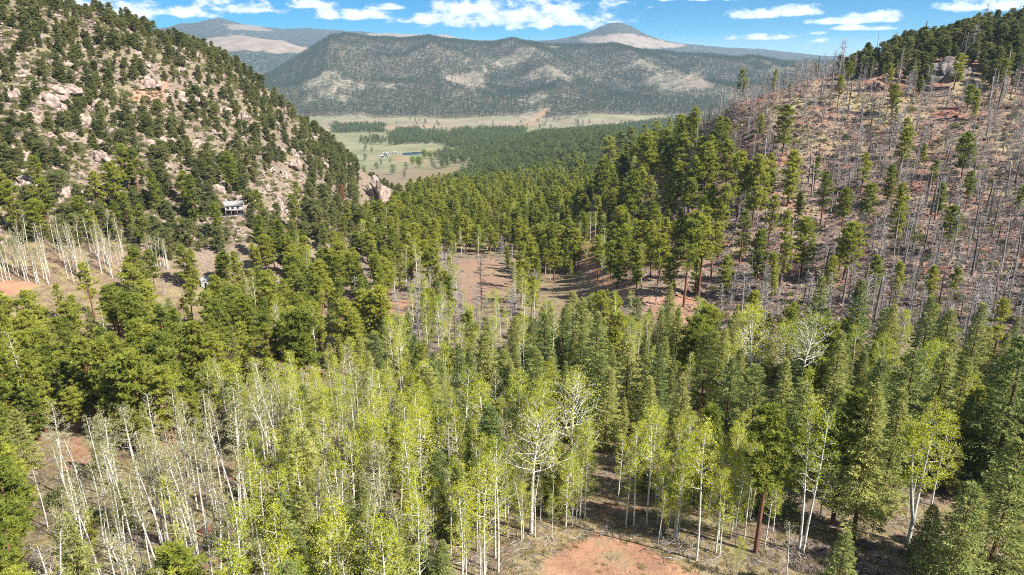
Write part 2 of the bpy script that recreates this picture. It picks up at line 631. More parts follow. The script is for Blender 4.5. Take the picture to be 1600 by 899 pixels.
M = {
    'pine': foliage_mat('ponderosa_needles', (0.125, 0.160, 0.032), (0.350, 0.355, 0.060), 0.40),
    'hill': foliage_mat('hill_pine_needles', (0.085, 0.110, 0.040), (0.230, 0.230, 0.080), 0.33),
    'fir': foliage_mat('fir_needles', (0.110, 0.158, 0.054), (0.350, 0.350, 0.105), 0.36),
    'aspen': foliage_mat('aspen_leaves', (0.23, 0.28, 0.022), (0.43, 0.43, 0.055), 0.45),
    'bud': foliage_mat('aspen_buds', (0.23, 0.22, 0.08), (0.35, 0.32, 0.14), 0.4),
    'mid': foliage_mat('spur_needles', (0.080, 0.120, 0.050), (0.150, 0.180, 0.070), 0.3, 0.3),
    'far': foliage_mat('far_needles', (0.030, 0.058, 0.036), (0.070, 0.100, 0.058), 0.2, 0.3),
    'cotton': foliage_mat('cottonwood_leaves', (0.20, 0.27, 0.07), (0.29, 0.33, 0.09), 0.4),
    'red': foliage_mat('dead_needles', (0.20, 0.075, 0.035), (0.28, 0.14, 0.07), 0.3),
    'shrub': foliage_mat('dry_shrub_twigs', (0.14, 0.105, 0.09), (0.27, 0.22, 0.19), 0.1),
    'grass': foliage_mat('dry_grass_blades', (0.17, 0.15, 0.06), (0.30, 0.25, 0.11), 0.3),
    'bark': solid_mat('pine_bark', (0.085, 0.042, 0.028), (0.20, 0.095, 0.06), 5, 0.95, 0.25),
    'white': solid_mat('aspen_bark', (0.09, 0.08, 0.068), (0.50, 0.48, 0.42), 2.6, 0.85, 1.8, 0.33, 0.47, 0.2),
    'burn': solid_mat('burned_wood', (0.075, 0.062, 0.056), (0.310, 0.275, 0.255), 1.2, 0.95, 0.25, 0.3, 0.7, 0.9),
    'silver': solid_mat('weathered_wood', (0.170, 0.149, 0.136), (0.357, 0.327, 0.306), 2, 0.9, 0.3, 0.3, 0.7, 0.4),
    'rock': solid_mat('granite_rock', (0.120, 0.088, 0.074), (0.330, 0.255, 0.210), 0.9, 0.95, 1.0, 0.36, 0.62, 0.3, 0.6),
    'greyrock': solid_mat('grey_cliff_rock', (0.072, 0.061, 0.058), (0.200, 0.170, 0.157), 0.5, 0.95, 1.0, 0.36, 0.64, 0.3, 0.5),
    'redrock': solid_mat('red_granite', (0.115, 0.068, 0.052), (0.285, 0.195, 0.150), 0.7, 0.95, 1.0, 0.36, 0.62, 0.5, 0.4),
    'wall': solid_mat('white_siding', (0.26, 0.26, 0.26), (0.36, 0.36, 0.355), 2, 0.8, 1, 0.3, 0.7, 0.1),
    'roof': solid_mat('grey_shingle', (0.16, 0.145, 0.14), (0.27, 0.25, 0.24), 3, 0.9, 1, 0.3, 0.7, 0.1),
    'pale_roof': solid_mat('pale_sheet_roof', (0.22, 0.22, 0.22), (0.34, 0.34, 0.335), 1.5, 0.5, 1, 0.3, 0.7, 0.1),
    'trim': solid_mat('dark_trim', (0.05, 0.045, 0.04), (0.08, 0.07, 0.065), 2, 0.7),
    'wood': solid_mat('deck_wood', (0.16, 0.11, 0.075), (0.26, 0.19, 0.13), 3, 0.9),
}


def glass_mat():
    m, nt, out = mat_new('window_glass')
    b = nt.nodes.new('ShaderNodeBsdfPrincipled')
    b.inputs['Base Color'].default_value = (0.03, 0.035, 0.045, 1)
    b.inputs['Roughness'].default_value = 0.06
    nt.links.new(b.outputs[0], out.inputs['Surface'])
    return m


M['glass'] = glass_mat()


def water_mat():
    m, nt, out = mat_new('pond_water')
    b = nt.nodes.new('ShaderNodeBsdfPrincipled')
    b.inputs['Base Color'].default_value = (0.015, 0.035, 0.07, 1)
    b.inputs['Roughness'].default_value = 0.08
    tc = nt.nodes.new('ShaderNodeTexCoord')
    nz = node_noise(nt, 0.8, 3, 0.6, tc.outputs['Object'])
    bp = nt.nodes.new('ShaderNodeBump')
    bp.inputs['Strength'].default_value = 0.25
    bp.inputs['Distance'].default_value = 0.3
    nt.links.new(nz, bp.inputs['Height'])
    nt.links.new(bp.outputs[0], b.inputs['Normal'])
    nt.links.new(b.outputs[0], out.inputs['Surface'])
    return m


M['water'] = water_mat()


def ground_mat():
    m, nt, out = mat_new('ground_soil')
    L = nt.links
    tc = nt.nodes.new('ShaderNodeTexCoord')
    P_ = tc.outputs['Object']
    za = nt.nodes.new('ShaderNodeAttribute')
    za.attribute_name = 'zone_a'
    zb = nt.nodes.new('ShaderNodeAttribute')
    zb.attribute_name = 'zone_b'
    sa = nt.nodes.new('ShaderNodeSeparateColor')
    L.new(za.outputs['Color'], sa.inputs[0])
    sb = nt.nodes.new('ShaderNodeSeparateColor')
    L.new(zb.outputs['Color'], sb.inputs[0])
    n_fine = node_noise(nt, 1.6, 6, 0.7, P_)
    n_mid = node_noise(nt, 0.23, 5, 0.62, P_)
    n_big = node_noise(nt, 0.045, 5, 0.6, P_)
    n_far = node_noise(nt, 0.011, 6, 0.62, P_)
    fine = node_ramp(nt, n_fine, 0.34, 0.66)
    mid = node_ramp(nt, n_mid, 0.36, 0.64)
    big = node_ramp(nt, n_big, 0.38, 0.62)
    # forest floor: needle duff, pinkish soil and dry grass
    duff = node_mix(nt, fine, (0.083, 0.054, 0.035), (0.211, 0.150, 0.099))
    grass = node_mix(nt, fine, (0.141, 0.115, 0.054), (0.269, 0.218, 0.115))
    base = node_mix(nt, node_ramp(nt, n_mid, 0.44, 0.60), duff, grass)
    # rocky hill: pink granite gravel, tan soil, sparse grass
    rk = node_mix(nt, fine, (0.085, 0.064, 0.052), (0.250, 0.192, 0.156))
    rk2 = node_mix(nt, fine, (0.105, 0.078, 0.053), (0.225, 0.172, 0.122))
    rocky = node_mix(nt, mid, rk, rk2)
    rocky = node_mix(nt, node_ramp(nt, n_big, 0.50, 0.62), rocky, node_mix(nt, fine, (0.122, 0.102, 0.054), (0.211, 0.179, 0.102)))
    c = node_mix(nt, sa.outputs[0], base, rocky)
    # burned slope: reddish soil, grey ash and log litter, pale straw
    b1 = node_mix(nt, fine, (0.075, 0.042, 0.030), (0.315, 0.195, 0.138))
    b2 = node_mix(nt, fine, (0.100, 0.076, 0.056), (0.310, 0.238, 0.175))
    b3 = node_mix(nt, fine, (0.165, 0.135, 0.066), (0.330, 0.272, 0.145))
    bn = node_mix(nt, mid, b1, b2)
    bn = node_mix(nt, node_ramp(nt, n_big, 0.50, 0.60), bn, b3)
    n_pat = node_noise(nt, 0.075, 4, 0.6, P_)
    bn = node_mix(nt, node_ramp(nt, n_pat, 0.55, 0.64), bn, node_mix(nt, fine, (0.130, 0.050, 0.034), (0.360, 0.170, 0.115)))
    bn = node_mix(nt, node_ramp(nt, n_pat, 0.44, 0.36), bn, node_mix(nt, fine, (0.050, 0.040, 0.034), (0.190, 0.150, 0.122)))
    c = node_mix(nt, sa.outputs[1], c, bn)
    # meadow
    me1 = node_mix(nt, node_ramp(nt, n_far, 0.40, 0.60), (0.115, 0.125, 0.062), (0.215, 0.190, 0.120))
    me = node_mix(nt, node_ramp(nt, n_big, 0.40, 0.62), me1, (0.165, 0.160, 0.088))
    c = node_mix(nt, sa.outputs[2], c, me)
    # far wooded slopes: pale gravel soil
    fs = node_mix(nt, node_ramp(nt, n_big, 0.42, 0.66), (0.084, 0.084, 0.053), (0.232, 0.196, 0.152))
    c = node_mix(nt, sb.outputs[0], c, fs)
    # far bare grassland
    fg = node_mix(nt, node_ramp(nt, n_far, 0.36, 0.62), (0.150, 0.116, 0.085), (0.215, 0.174, 0.132))
    c = node_mix(nt, sb.outputs[1], c, fg)
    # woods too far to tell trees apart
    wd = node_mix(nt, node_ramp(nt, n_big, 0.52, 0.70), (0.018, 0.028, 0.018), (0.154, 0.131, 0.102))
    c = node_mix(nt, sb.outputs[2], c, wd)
    # red dirt
    rd = node_mix(nt, mid, (0.300, 0.145, 0.088), (0.400, 0.215, 0.135))
    rd = node_mix(nt, node_ramp(nt, n_fine, 0.46, 0.66), rd, (0.215, 0.115, 0.078))
    rd = node_mix(nt, node_ramp(nt, n_mid, 0.56, 0.68), rd, (0.235, 0.165, 0.105))
    c = node_mix(nt, za.outputs['Alpha'], c, rd)
    # green grass verge
    vg = node_mix(nt, fine, (0.130, 0.105, 0.052), (0.290, 0.220, 0.120))
    c = node_mix(nt, zb.outputs['Alpha'], c, vg)
    b = nt.nodes.new('ShaderNodeBsdfPrincipled')
    b.inputs['Roughness'].default_value = 0.95
    b.inputs['Specular IOR Level'].default_value = 0.1
    L.new(c, b.inputs['Base Color'])
    bp = nt.nodes.new('ShaderNodeBump')
    bp.inputs['Strength'].default_value = 0.7
    bp.inputs['Distance'].default_value = 0.35
    L.new(n_fine, bp.inputs['Height'])
    L.new(bp.outputs[0], b.inputs['Normal'])
    L.new(b.outputs[0], out.inputs['Surface'])
    return m


M['ground'] = ground_mat()

# ------------------------------------------------------------------ land-cover regions (as seen on the ground in the photograph)
PAD = [(800, 960), (842, 892), (872, 856), (930, 836), (990, 846), (1040, 868), (1085, 888), (1150, 960)]
VERGE = [(760, 960), (800, 870), (850, 815), (905, 812), (960, 825), (1060, 850), (1130, 880), (1190, 960)]
TRACKS = [[(908, 334), (938, 334), (940, 352), (908, 352)], [(905, 352), (930, 352), (934, 396), (906, 396)], [(906, 398), (934, 398), (938, 424), (960, 446), (944, 450), (908, 424)],
          [(1000, 462), (1090, 462), (1112, 500), (1108, 535), (1070, 520), (1010, 480)], [(715, 405), (775, 405), (800, 440), (790, 490), (735, 500), (720, 450)],
          [(790, 500), (815, 500), (812, 530), (788, 530)], [(605, 470), (655, 470), (650, 495), (610, 495)], [(-80, 448), (40, 437), (60, 448), (20, 462), (-80, 475)], [(283, 348), (303, 348), (300, 380), (284, 380)],
          [(235, 655), (262, 650), (268, 690), (240, 700)], [(85, 690), (130, 680), (140, 720), (100, 735)], [(200, 140), (262, 132), (262, 162), (215, 165)], [(300, 820), (335, 825), (330, 855), (290, 850)], [(940, 790), (990, 780), (1000, 800), (940, 806)],
          [(1360, 120), (1395, 125), (1390, 150), (1360, 150)]]
CLEAR = [(600, 470), (640, 420), (720, 395), (790, 400), (835, 450), (835, 560), (620, 575)]
BARE = [[(286, 214), (316, 206), (365, 232), (372, 246), (330, 244), (300, 236)], [(10, 190), (80, 150), (105, 135), (112, 165), (50, 195)], [(430, 262), (470, 250), (480, 330), (440, 350), (380, 320)]]


def paint_zones(X, Y, Z):
    px, py = project(X, Y, Z)
    s = X / np.maximum(Y, 45)
    wob = np.minimum(14, 500 / np.maximum(Y, 30))
    jx = px + wob * 2.4 * fbm(X / 5, Y / 5, 3, 71) * 2
    jy = py + wob * 1.6 * fbm(X / 5 + 40, Y / 5, 3, 73) * 2
    A = np.zeros(X.shape + (4,))
    B = np.zeros(X.shape + (4,))
    A[..., 0] = sstep(-0.08, -0.20, s + 0.1 * fbm(X / 40, Y / 40, 3, 61)) * sstep(170, 215, Y + 60 * (s + 0.4)) * sstep(1300, 900, Y)
    A[..., 0] = np.maximum(A[..., 0], sstep(620, 500, Y) * sstep(430, 470, Y) * sstep(-0.05, -0.12, s))
    A[..., 1] = sstep(0.14, 0.24, s + 0.12 * fbm(X / 30, Y / 30, 3, 62)) * sstep(125, 160, Y - 12 * s) * sstep(1100, 700, Y)
    A[..., 2] = sstep(800, 1000, Y + 300 * fbm(X / 120, Y / 120, 3, 63)) * sstep(2240, 2140, Y)
    far = sstep(2120, 2220, Y + 160 * fbm(X / 160, Y / 160, 3, 64)) * sstep(4300, 3900, Y)
    B[..., 0] = far
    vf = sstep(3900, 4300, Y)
    tan = np.zeros(X.shape)
    # the bare upper face of the far cone, the pale hump and the reddish crests
    tan = np.maximum(tan, inside([(905, 62), (930, 56), (985, 52), (1012, 58), (1050, 66), (1080, 74), (960, 76)], px + 12 * fbm(X / 120, Y / 120, 3, 81), py + 5 * fbm(X / 90, Y / 90, 3, 82)) * (Y > 5200) * 1.0)
    tan = np.maximum(tan, inside([(270, 72), (330, 58), (385, 53), (440, 60), (490, 80), (470, 84), (400, 80), (300, 80)], px + 12 * fbm(X / 120, Y / 120, 3, 83), py + 5 * fbm(X / 90, Y / 90, 3, 84)) * (Y > 4600) * (Y < 6200) * 1.0)
    tan = np.maximum(tan, inside([(570, 60), (575, 52), (700, 52), (740, 62), (700, 66)], px, py) * (Y > 6600) * (Y < 8200) * 1.0)
    tan = np.maximum(tan, inside([(350, 38), (400, 38), (430, 50), (360, 46)], px, py) * (Y > 6000) * 0.8)
    B[..., 1] = tan * vf
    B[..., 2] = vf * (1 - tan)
    # grassy openings on the long mountain
    for poly in ([(690, 120), (735, 118), (765, 140), (740, 144), (700, 132)], [(600, 70), (640, 66), (680, 72), (640, 80)], [(1060, 125), (1090, 115), (1120, 138), (1090, 140)], [(815, 180), (840, 176), (835, 192), (800, 192)], [(1150, 120), (1200, 115), (1210, 150), (1160, 150)]):
        q = inside(poly, px + 8 * fbm(X / 60, Y / 60, 3, 85), py + 4 * fbm(X / 60, Y / 60, 3, 86)) * (Y > 2100) * (Y < 3800)
        B[..., 1] = np.maximum(B[..., 1], 0.75 * q)
    near = Y < 600
    for poly in TRACKS:
        A[..., 3] = np.maximum(A[..., 3], inside(poly, jx, jy) * near * (0.35 if poly is TRACKS[4] else 0.75))
    px2, py2 = jx + 34 * fbm(X / 1.6, Y / 1.6, 3, 74), jy + 26 * fbm(X / 1.6 + 9, Y / 1.6, 3, 75)
    A[..., 3] = np.maximum(A[..., 3], inside(PAD, px2, py2) * (Y < 110) * (0.75 + 0.5 * fbm(X / 2.5, Y / 2.5, 3, 76)))
    clear = inside(CLEAR, jx, jy) * (Y < 300) * (Y > 110)
    A[..., 0] = np.maximum(A[..., 0], clear * 0.9)
    for poly in BARE:
        A[..., 0] = np.maximum(A[..., 0], inside(poly, jx, jy) * near)
    B[..., 3] = (inside(VERGE, jx, jy) & ~inside(PAD, jx, jy)) * (Y < 110) * 0.85
    # pale valley tracks and the red road climbing the mountain
    vj = 1.5 * fbm(X / 50, Y / 50, 2, 87)
    for poly in ([(600, 215), (660, 206), (760, 197), (835, 193), (835, 196), (760, 201), (660, 211), (600, 220)], [(830, 190), (845, 176), (855, 170), (858, 173), (850, 180), (838, 193)], [(560, 200), (640, 196), (720, 196), (720, 198), (600, 203)],
                 [(610, 244), (640, 246), (680, 252), (660, 256), (615, 250)]):
        q = inside(poly, px, py + vj) * (Y > 900) * (Y < 2900)
        A[..., 3] = np.maximum(A[..., 3], q * 0.42)
        B[..., 0] *= 1 - q
    q = inside([(500, 188), (1000, 186), (1000, 196), (500, 200)], px, py + 6 * fbm(X / 70, Y / 70, 3, 88)) * (Y > 1500)
    B[..., 1] = np.maximum(B[..., 1], 0.6 * q * (1 - vf))
    return np.clip(A, 0, 1), np.clip(B, 0, 1)


def build_ground():
    ys = np.concatenate([np.linspace(-140, 44, 20), np.exp(np.linspace(math.log(46), math.log(13500), 700))])
    ss = np.linspace(-1, 1, 400)
    ss = 1.2 * np.sign(ss) * np.abs(ss) ** 1.12
    SS, YY = np.meshgrid(ss, ys)
    XX = SS * np.sqrt(np.maximum(YY, 0) ** 2 + 60 ** 2)
    ZZ = terrain(XX, YY)
    nr, nc = XX.shape
    V = np.stack([XX, YY, ZZ], -1).reshape(-1, 3)
    idx = np.arange(nr * nc).reshape(nr, nc)
    Fq = np.stack([idx[:-1, :-1], idx[:-1, 1:], idx[1:, 1:], idx[1:, :-1]], -1).reshape(-1, 4)
    me = mesh_np('ground', V, Fq, M['ground'], smooth=True)
    A, B = paint_zones(XX, YY, ZZ)
    for nm, arr in (('zone_a', A), ('zone_b', B)):
        at = me.attributes.new(nm, 'FLOAT_COLOR', 'POINT')
        at.data.foreach_set('color', arr.reshape(-1).astype(np.float32))
    o = obj('ground', me, kind='structure', label='pink soil and dry grass terrain of the valley and its hills')
    return ZZ.min(), ZZ.max()


ZMIN, ZMAX = build_ground()

# ------------------------------------------------------------------ tree prototypes: (trunk arrays, crown arrays, height)
rng = np.random.default_rng(11)


def unit(v):
    v = np.asarray(v, float)
    return v / (np.linalg.norm(v) + 1e-9)


def trunk_line(H, r, wob=0.02, n=9, lean=(0, 0)):
    t = np.linspace(0, 1, n)
    ph = r.uniform(0, 6.28, 4)
    x = wob * H * (np.sin(2.2 * t + ph[0]) - math.sin(ph[0])) * t + lean[0] * t * t * H
    y = wob * H * (np.sin(2.6 * t + ph[1]) - math.sin(ph[1])) * t + lean[1] * t * t * H
    return np.stack([x, y, t * H - 0.35 * (1 - t) ** 6], -1)


def at_line(L, t):
    n = len(L) - 1
    f = t * n
    i = min(int(f), n - 1)
    return L[i] + (L[i + 1] - L[i]) * (f - i)


def pine(seed, H=13.0, R=2.5, base=0.34, nl=60, tuft=22, dens=1.0, top=0.55, rad=0.20, size=0.42, gap=0.12):
    r = np.random.default_rng(seed)
    tr, cr = Geo(), Geo()
    Ln = trunk_line(H, r, 0.018)
    tr.tube(Ln, rad * (1 - np.linspace(0, 1, 9)) ** 0.8 + 0.03, 7)
    C, D = [], []
    skip = r.uniform(0, 6.28)
    for k in range(nl):
        t = base + (1 - base) * ((k + r.uniform(0, 1)) / nl) ** 0.92 * 0.985
        u = (t - base) / (1 - base)
        prof = (math.sin(math.pi * min(1, (u * 0.86 + 0.14))) ** top) * (1.0 - 0.25 * u)
        az = k * 2.399 + r.normal(0, 0.35)
        if abs(math.sin((az - skip) / 2)) < gap and u < 0.7:
            continue
        ln = R * prof * r.uniform(0.6, 1.15)
        rise = -0.12 + 0.75 * u + r.normal(0, 0.13)
        o = at_line(Ln, t)
        d = np.array([math.cos(az), math.sin(az), rise])
        e = o + d * ln + np.array([0, 0, 0.12 * ln])
        mid = o + d * ln * 0.5 + np.array([0, 0, -0.05 * ln])
        tr.tube([o, mid, e], [0.05 * (1.2 - u), 0.035, 0.012], 3)
        npl = max(1, int(round((1.6 + ln * 0.75) * dens)))
        for q in range(npl):
            f = 1.0 if q == 0 else r.uniform(0.38, 0.92)
            pc = o + d * ln * f + np.array([0, 0, 0.12 * ln * f * f]) + r.normal(0, 0.08 * ln, 3) * np.array([1, 1, 0.4])
            for w_ in range(max(1, int(round(r.uniform(3, 6) * min(1.0, dens + 0.2))))):
                c = pc + r.normal(0, 0.30 + 0.05 * ln, 3) * np.array([1, 1, 0.28]) * (size / 0.42)
                C.append(np.repeat(c[None], tuft, 0) + r.normal(0, 0.07, (tuft, 3)))
                D.append(r.normal(size=(tuft, 3)) * np.array([1, 1, 0.6]) + np.array([0, 0, 0.45]) + 0.3 * d)
    for q in range(3):
        c = Ln[-1] + np.array([0, 0, -0.25 * q])
        C.append(np.repeat(c[None], tuft, 0))
        D.append(r.normal(size=(tuft, 3)) + np.array([0, 0, 0.8]))
    C, D = np.concatenate(C), np.concatenate(D)
    cr.leaves(C, D, size, size * 0.27, r)
    return tr, cr, H


def fir(seed, H=15.0, R=2.7, base=0.07, nb=135, per=74, rad=0.20, leafy=1.0, taper=0.95):
    r = np.random.default_rng(seed)
    tr, cr = Geo(), Geo()
    Ln = trunk_line(H, r, 0.008)
    tr.tube(Ln, rad * (1 - np.linspace(0, 1, 9)) ** 0.9 + 0.02, 7)
    C, D, S = [], [], []
    for k in range(nb):
        t = base + (1 - base) * ((k + r.uniform(0, 1)) / nb) ** 0.9 * 0.99
        u = (t - base) / (1 - base)
        ln = R * (1 - u) ** taper * r.uniform(0.72, 1.15) * min(1, 0.72 + 2.2 * u) + 0.18
        az = k * 2.399 + r.normal(0, 0.3)
        o = at_line(Ln, t)
        d = np.array([math.cos(az), math.sin(az), 0.0])
        side = np.array([-d[1], d[0], 0])
        rise = -0.22 + 0.75 * u + r.normal(0, 0.07)
        if k % 3 == 0:
            tr.tube([o, o + d * ln * 0.8 + np.array([0, 0, rise * ln * 0.8])], [0.035, 0.01], 3)
        n = max(10, int(per * (0.3 + ln / R) * leafy))
        f = r.uniform(0.12, 1.03, n) ** 0.8
        wid = 0.34 * ln * (1.12 - f) + 0.12
        off = r.uniform(-1, 1, n)
        c = o + d * (ln * f)[:, None] + side * (off * wid)[:, None]
        c[:, 2] += rise * ln * f - 0.10 * ln * f * f - 0.16 * np.abs(off) * wid + 0.10 * ln * np.maximum(0, f - 0.75) + r.normal(0, 0.07, n)
        dd = d * 0.8 + side * (off * 0.9)[:, None] + r.normal(0, 0.28, (n, 3)) + np.array([0, 0, -0.12 + 0.4 * u])
        C.append(c); D.append(dd); S.append(np.full(n, 0.30 + 0.10 * (1 - u)))
    C, D, S = np.concatenate(C), np.concatenate(D), np.concatenate(S)
    cr.leaves(C, D, S, S * 0.36, r)
    return tr, cr, H


def aspen(seed, H=14.0, R=1.5, base=0.42, nl=26, leaves=2600, rad=0.10, leafsize=0.125, spread=0.55, wob=0.025, lean=(0, 0), clump=0.25, thick=1.0, forks=0, subs=4):
    r = np.random.default_rng(seed)
    tr, cr = Geo(), Geo()
    lines = [trunk_line(H, r, wob, 10, lean)]
    for q in range(forks):
        az = r.uniform(0, 6.28) if q else 2.9
        L0 = lines[0]
        st = int(len(L0) * 0.22)
        t = np.linspace(0, 1, len(L0) - st)
        off = np.stack([np.cos(az) * 0.13 * H * t ** 0.8, np.sin(az) * 0.06 * H * t ** 0.8, -0.03 * H * t], -1)
        lines.append(L0[st:] + off)
    C, D = [], []
    for li, Ln in enumerate(lines):
        n = len(Ln)
        tr.tube(Ln, (rad * (0.86 if li else 1)) * (1 - np.linspace(0, 1, n)) ** 0.7 + 0.022, 6)
        b0 = base if li == 0 else max(0.1, base - 0.2)
        for k in range(nl):
            t = b0 + (1 - b0) * ((k + r.uniform(0, 1)) / nl) ** 0.9 * 0.97
            u = (t - b0) / (1 - b0)
            az = k * 2.399 + r.normal(0, 0.5)
            prof = (0.35 + 0.65 * math.sin(math.pi * (0.22 + 0.70 * u))) * (1 - 0.35 * u)
            ln = R * 1.25 * prof * r.uniform(0.6, 1.25)
            o = at_line(Ln, t)
            up = spread + 0.5 * u + r.normal(0, 0.12)
            d = unit([math.cos(az), math.sin(az), up])
            e = o + d * ln
            bend = o + d * ln * 0.5 + np.array([0, 0, -0.08 * ln]) + r.normal(0, 0.05 * ln, 3)
            lr = (0.020 + 0.010 * ln) * thick * (1.15 - 0.6 * u)
            tr.tube([o, bend, e], [lr, lr * 0.65, 0.010], 4)
            tips = [(bend, e)]
            for s_ in range(subs):
                f = r.uniform(0.25, 0.95)
                so = o + (e - o) * f
                sd = unit(d + r.normal(0, 0.55, 3) + np.array([0, 0, 0.2]))
                se = so + sd * ln * r.uniform(0.3, 0.6)
                tr.tube([so, se], [lr * 0.5, 0.008], 3)
                tips.append((so, se))
            nn = max(1, int(leaves / (nl * len(tips) * len(lines))))
            for (a, b_) in tips:
                f = r.uniform(0.15, 1.08, nn) ** 0.7
                c = a + (b_ - a) * f[:, None] + r.normal(0, clump * (0.6 + 0.25 * R / 1.5), (nn, 3))
                C.append(c)
                D.append(r.normal(size=(nn, 3)) + np.array([0, 0, -0.2]))
    if C:
        C, D = np.concatenate(C), np.concatenate(D)
        cr.leaves(C, D, leafsize, leafsize * 0.85, r)
    return tr, cr, H


def snag(seed, H=11.0, nb=34, bl=1.3, droop=-0.15, rad=0.17, twig=3, brk=0.0, base=0.25):
    r = np.random.default_rng(seed)
    tr, br = Geo(), Geo()
    Ln = trunk_line(H, r, 0.014)
    tr.tube(Ln, rad * (1 - np.linspace(0, 1, 9) * (1 - brk)) ** 0.8 + 0.025, 6, cap=True)
    for k in range(nb):
        t = base + (1 - base) * ((k + r.uniform(0, 1)) / nb) * 0.97
        u = (t - base) / (1 - base)
        az = k * 2.399 + r.normal(0, 0.5)
        ln = bl * (1.05 - 0.72 * u) * r.uniform(0.35, 1.25)
        d = np.array([math.cos(az), math.sin(az), droop + 0.35 * u + r.normal(0, 0.18)])
        o = at_line(Ln, t)
        e = o + d * ln
        br.tube([o, o + d * ln * 0.5 + np.array([0, 0, 0.06 * ln]), e], [0.045, 0.034, 0.014], 3)
        for q in range(twig):
            f = r.uniform(0.35, 0.95)
            so = o + (e - o) * f
            se = so + unit(d + r.normal(0, 0.7, 3)) * ln * r.uniform(0.2, 0.45)
            br.tube([so, se], [0.026, 0.012], 3)
    return tr, br, H


def shrub_geo(seed, R=0.9, n=260):
    r = np.random.default_rng(seed)
    tr, cr = Geo(), Geo()
    for k in range(9):
        az = r.uniform(0, 6.28)
        d = unit([math.cos(az) * 0.6, math.sin(az) * 0.6, 0.8])
        tr.tube([(0, 0, -0.1), d * R * r.uniform(0.6, 1.0)], [0.03, 0.008], 3)
    v = r.normal(size=(n, 3))
    v /= np.linalg.norm(v, axis=1)[:, None]
    c = v * (R * r.uniform(0.35, 1, n) ** 0.6)[:, None]
    c[:, 2] = np.abs(c[:, 2]) * 0.75 + 0.05
    cr.leaves(c, v + r.normal(0, 0.7, (n, 3)) + np.array([0, 0, 0.4]), 0.32, 0.07, r)
    return tr, cr, R


PROTO = {}


def register(kind, geos, bark, leaf, part_names):
    lst = []
    for (tr, cr, H) in geos:
        tv, tt = tr.arrays()
        mt = mesh_np(kind + '_' + part_names[0], tv, tt, M[bark], smooth=True)
        mc = None
        cv = None
        if cr.n:
            cv, ct = cr.arrays()
            mc = mesh_np(kind + '_' + part_names[1], cv, ct, M[leaf])
            V = np.concatenate([tv, cv]); T = np.concatenate([tt, ct + len(tv)])
            mi = np.concatenate([np.zeros(len(tt), int), np.ones(len(ct), int)])
        else:
            V, T, mi = tv, tt, np.zeros(len(tt), int)
        whole = (V, T, mi, [M[bark], M[leaf]])
        lst.append(dict(trunk=mt, crown=mc, H=H, whole=whole))
    PROTO[kind] = dict(items=lst, names=part_names, whole=None)


def whole_collection(kind):
    p = PROTO[kind]
    if p['whole'] is None:
        c = bpy.data.collections.new(kind + '_source')
        for i, it in enumerate(p['items']):
            V, T, mi, ms = it['whole']
            me = mesh_np(kind + '_whole', V, T, ms, mi)
            o = bpy.data.objects.new(kind + '_source', me)
            c.objects.link(o)
        p['whole'] = c
    return p['whole']


TC = ('trunk', 'crown')
register('ponderosa_pine', [pine(101, 13.5, 2.5, 0.26, 56, 22), pine(102, 14.0, 2.9, 0.34, 52, 22, top=0.7), pine(103, 12.5, 2.2, 0.16, 56, 22, top=1.0), pine(104, 14.5, 2.1, 0.46, 38, 22), pine(105, 13.0, 3.0, 0.24, 58, 22, top=0.55), pine(106, 13.0, 1.9, 0.34, 32, 20, gap=0.35),
                            pine(107, 14.0, 2.4, 0.20, 40, 20, top=1.2, gap=0.5), pine(108, 12.0, 1.7, 0.10, 52, 20, top=1.3)], 'bark', 'pine', TC)
register('hillside_pine', [pine(111, 7.5, 2.1, 0.10, 50, 20, top=0.6, rad=0.15, size=0.38), pine(112, 8.0, 1.8, 0.14, 46, 20, top=0.9, rad=0.15, size=0.38), pine(113, 7.0, 2.5, 0.08, 54, 20, top=0.45, rad=0.16, size=0.38), pine(114, 9.0, 1.9, 0.22, 46, 20, top=0.7, rad=0.15, size=0.38), pine(115, 6.5, 1.9, 0.06, 44, 20, top=0.8, rad=0.13, size=0.38)], 'bark', 'hill', TC)
register('douglas_fir', [fir(121, 15.0, 3.2, taper=0.85), fir(122, 16.5, 2.9, taper=0.85), fir(123, 14.0, 3.7, 0.10, taper=0.7), fir(124, 15.5, 2.8, 0.16, taper=0.8), fir(125, 12.0, 3.1, 0.04, 110, taper=0.7)], 'bark', 'fir', TC)
register('aspen_tree', [aspen(131, leaves=2247), aspen(132, 15.0, 1.7, 0.45, leaves=2325), aspen(133, 13.0, 1.3, 0.36, leaves=2015), aspen(134, 14.5, 1.5, 0.52, 22, leaves=1860, wob=0.035), aspen(135, 12.0, 1.7, 0.30, 28, leaves=2945), aspen(136, 15.0, 1.4, 0.40, lean=(0.04, 0.02), leaves=1550)], 'white', 'aspen', TC)
register('bare_aspen', [aspen(141, 13.5, 1.2, 0.52, 24, leaves=700, leafsize=0.13, rad=0.105, thick=0.55, lean=(-0.05, 0.02), clump=0.2), aspen(142, 14.0, 1.4, 0.5, 26, leaves=950, leafsize=0.13, rad=0.115, thick=0.55, wob=0.035, clump=0.2), aspen(143, 12.5, 1.1, 0.58, 20, leaves=520, leafsize=0.13, rad=0.095, thick=0.55, lean=(-0.08, 0), clump=0.2), aspen(144, 14.5, 1.2, 0.55, 22, leaves=900, leafsize=0.13, rad=0.115, thick=0.55, wob=0.03, clump=0.2), aspen(145, 10.5, 1.0, 0.45, 22, leaves=300, leafsize=0.12, rad=0.08, thick=0.55, wob=0.025)], 'white', 'bud', TC)
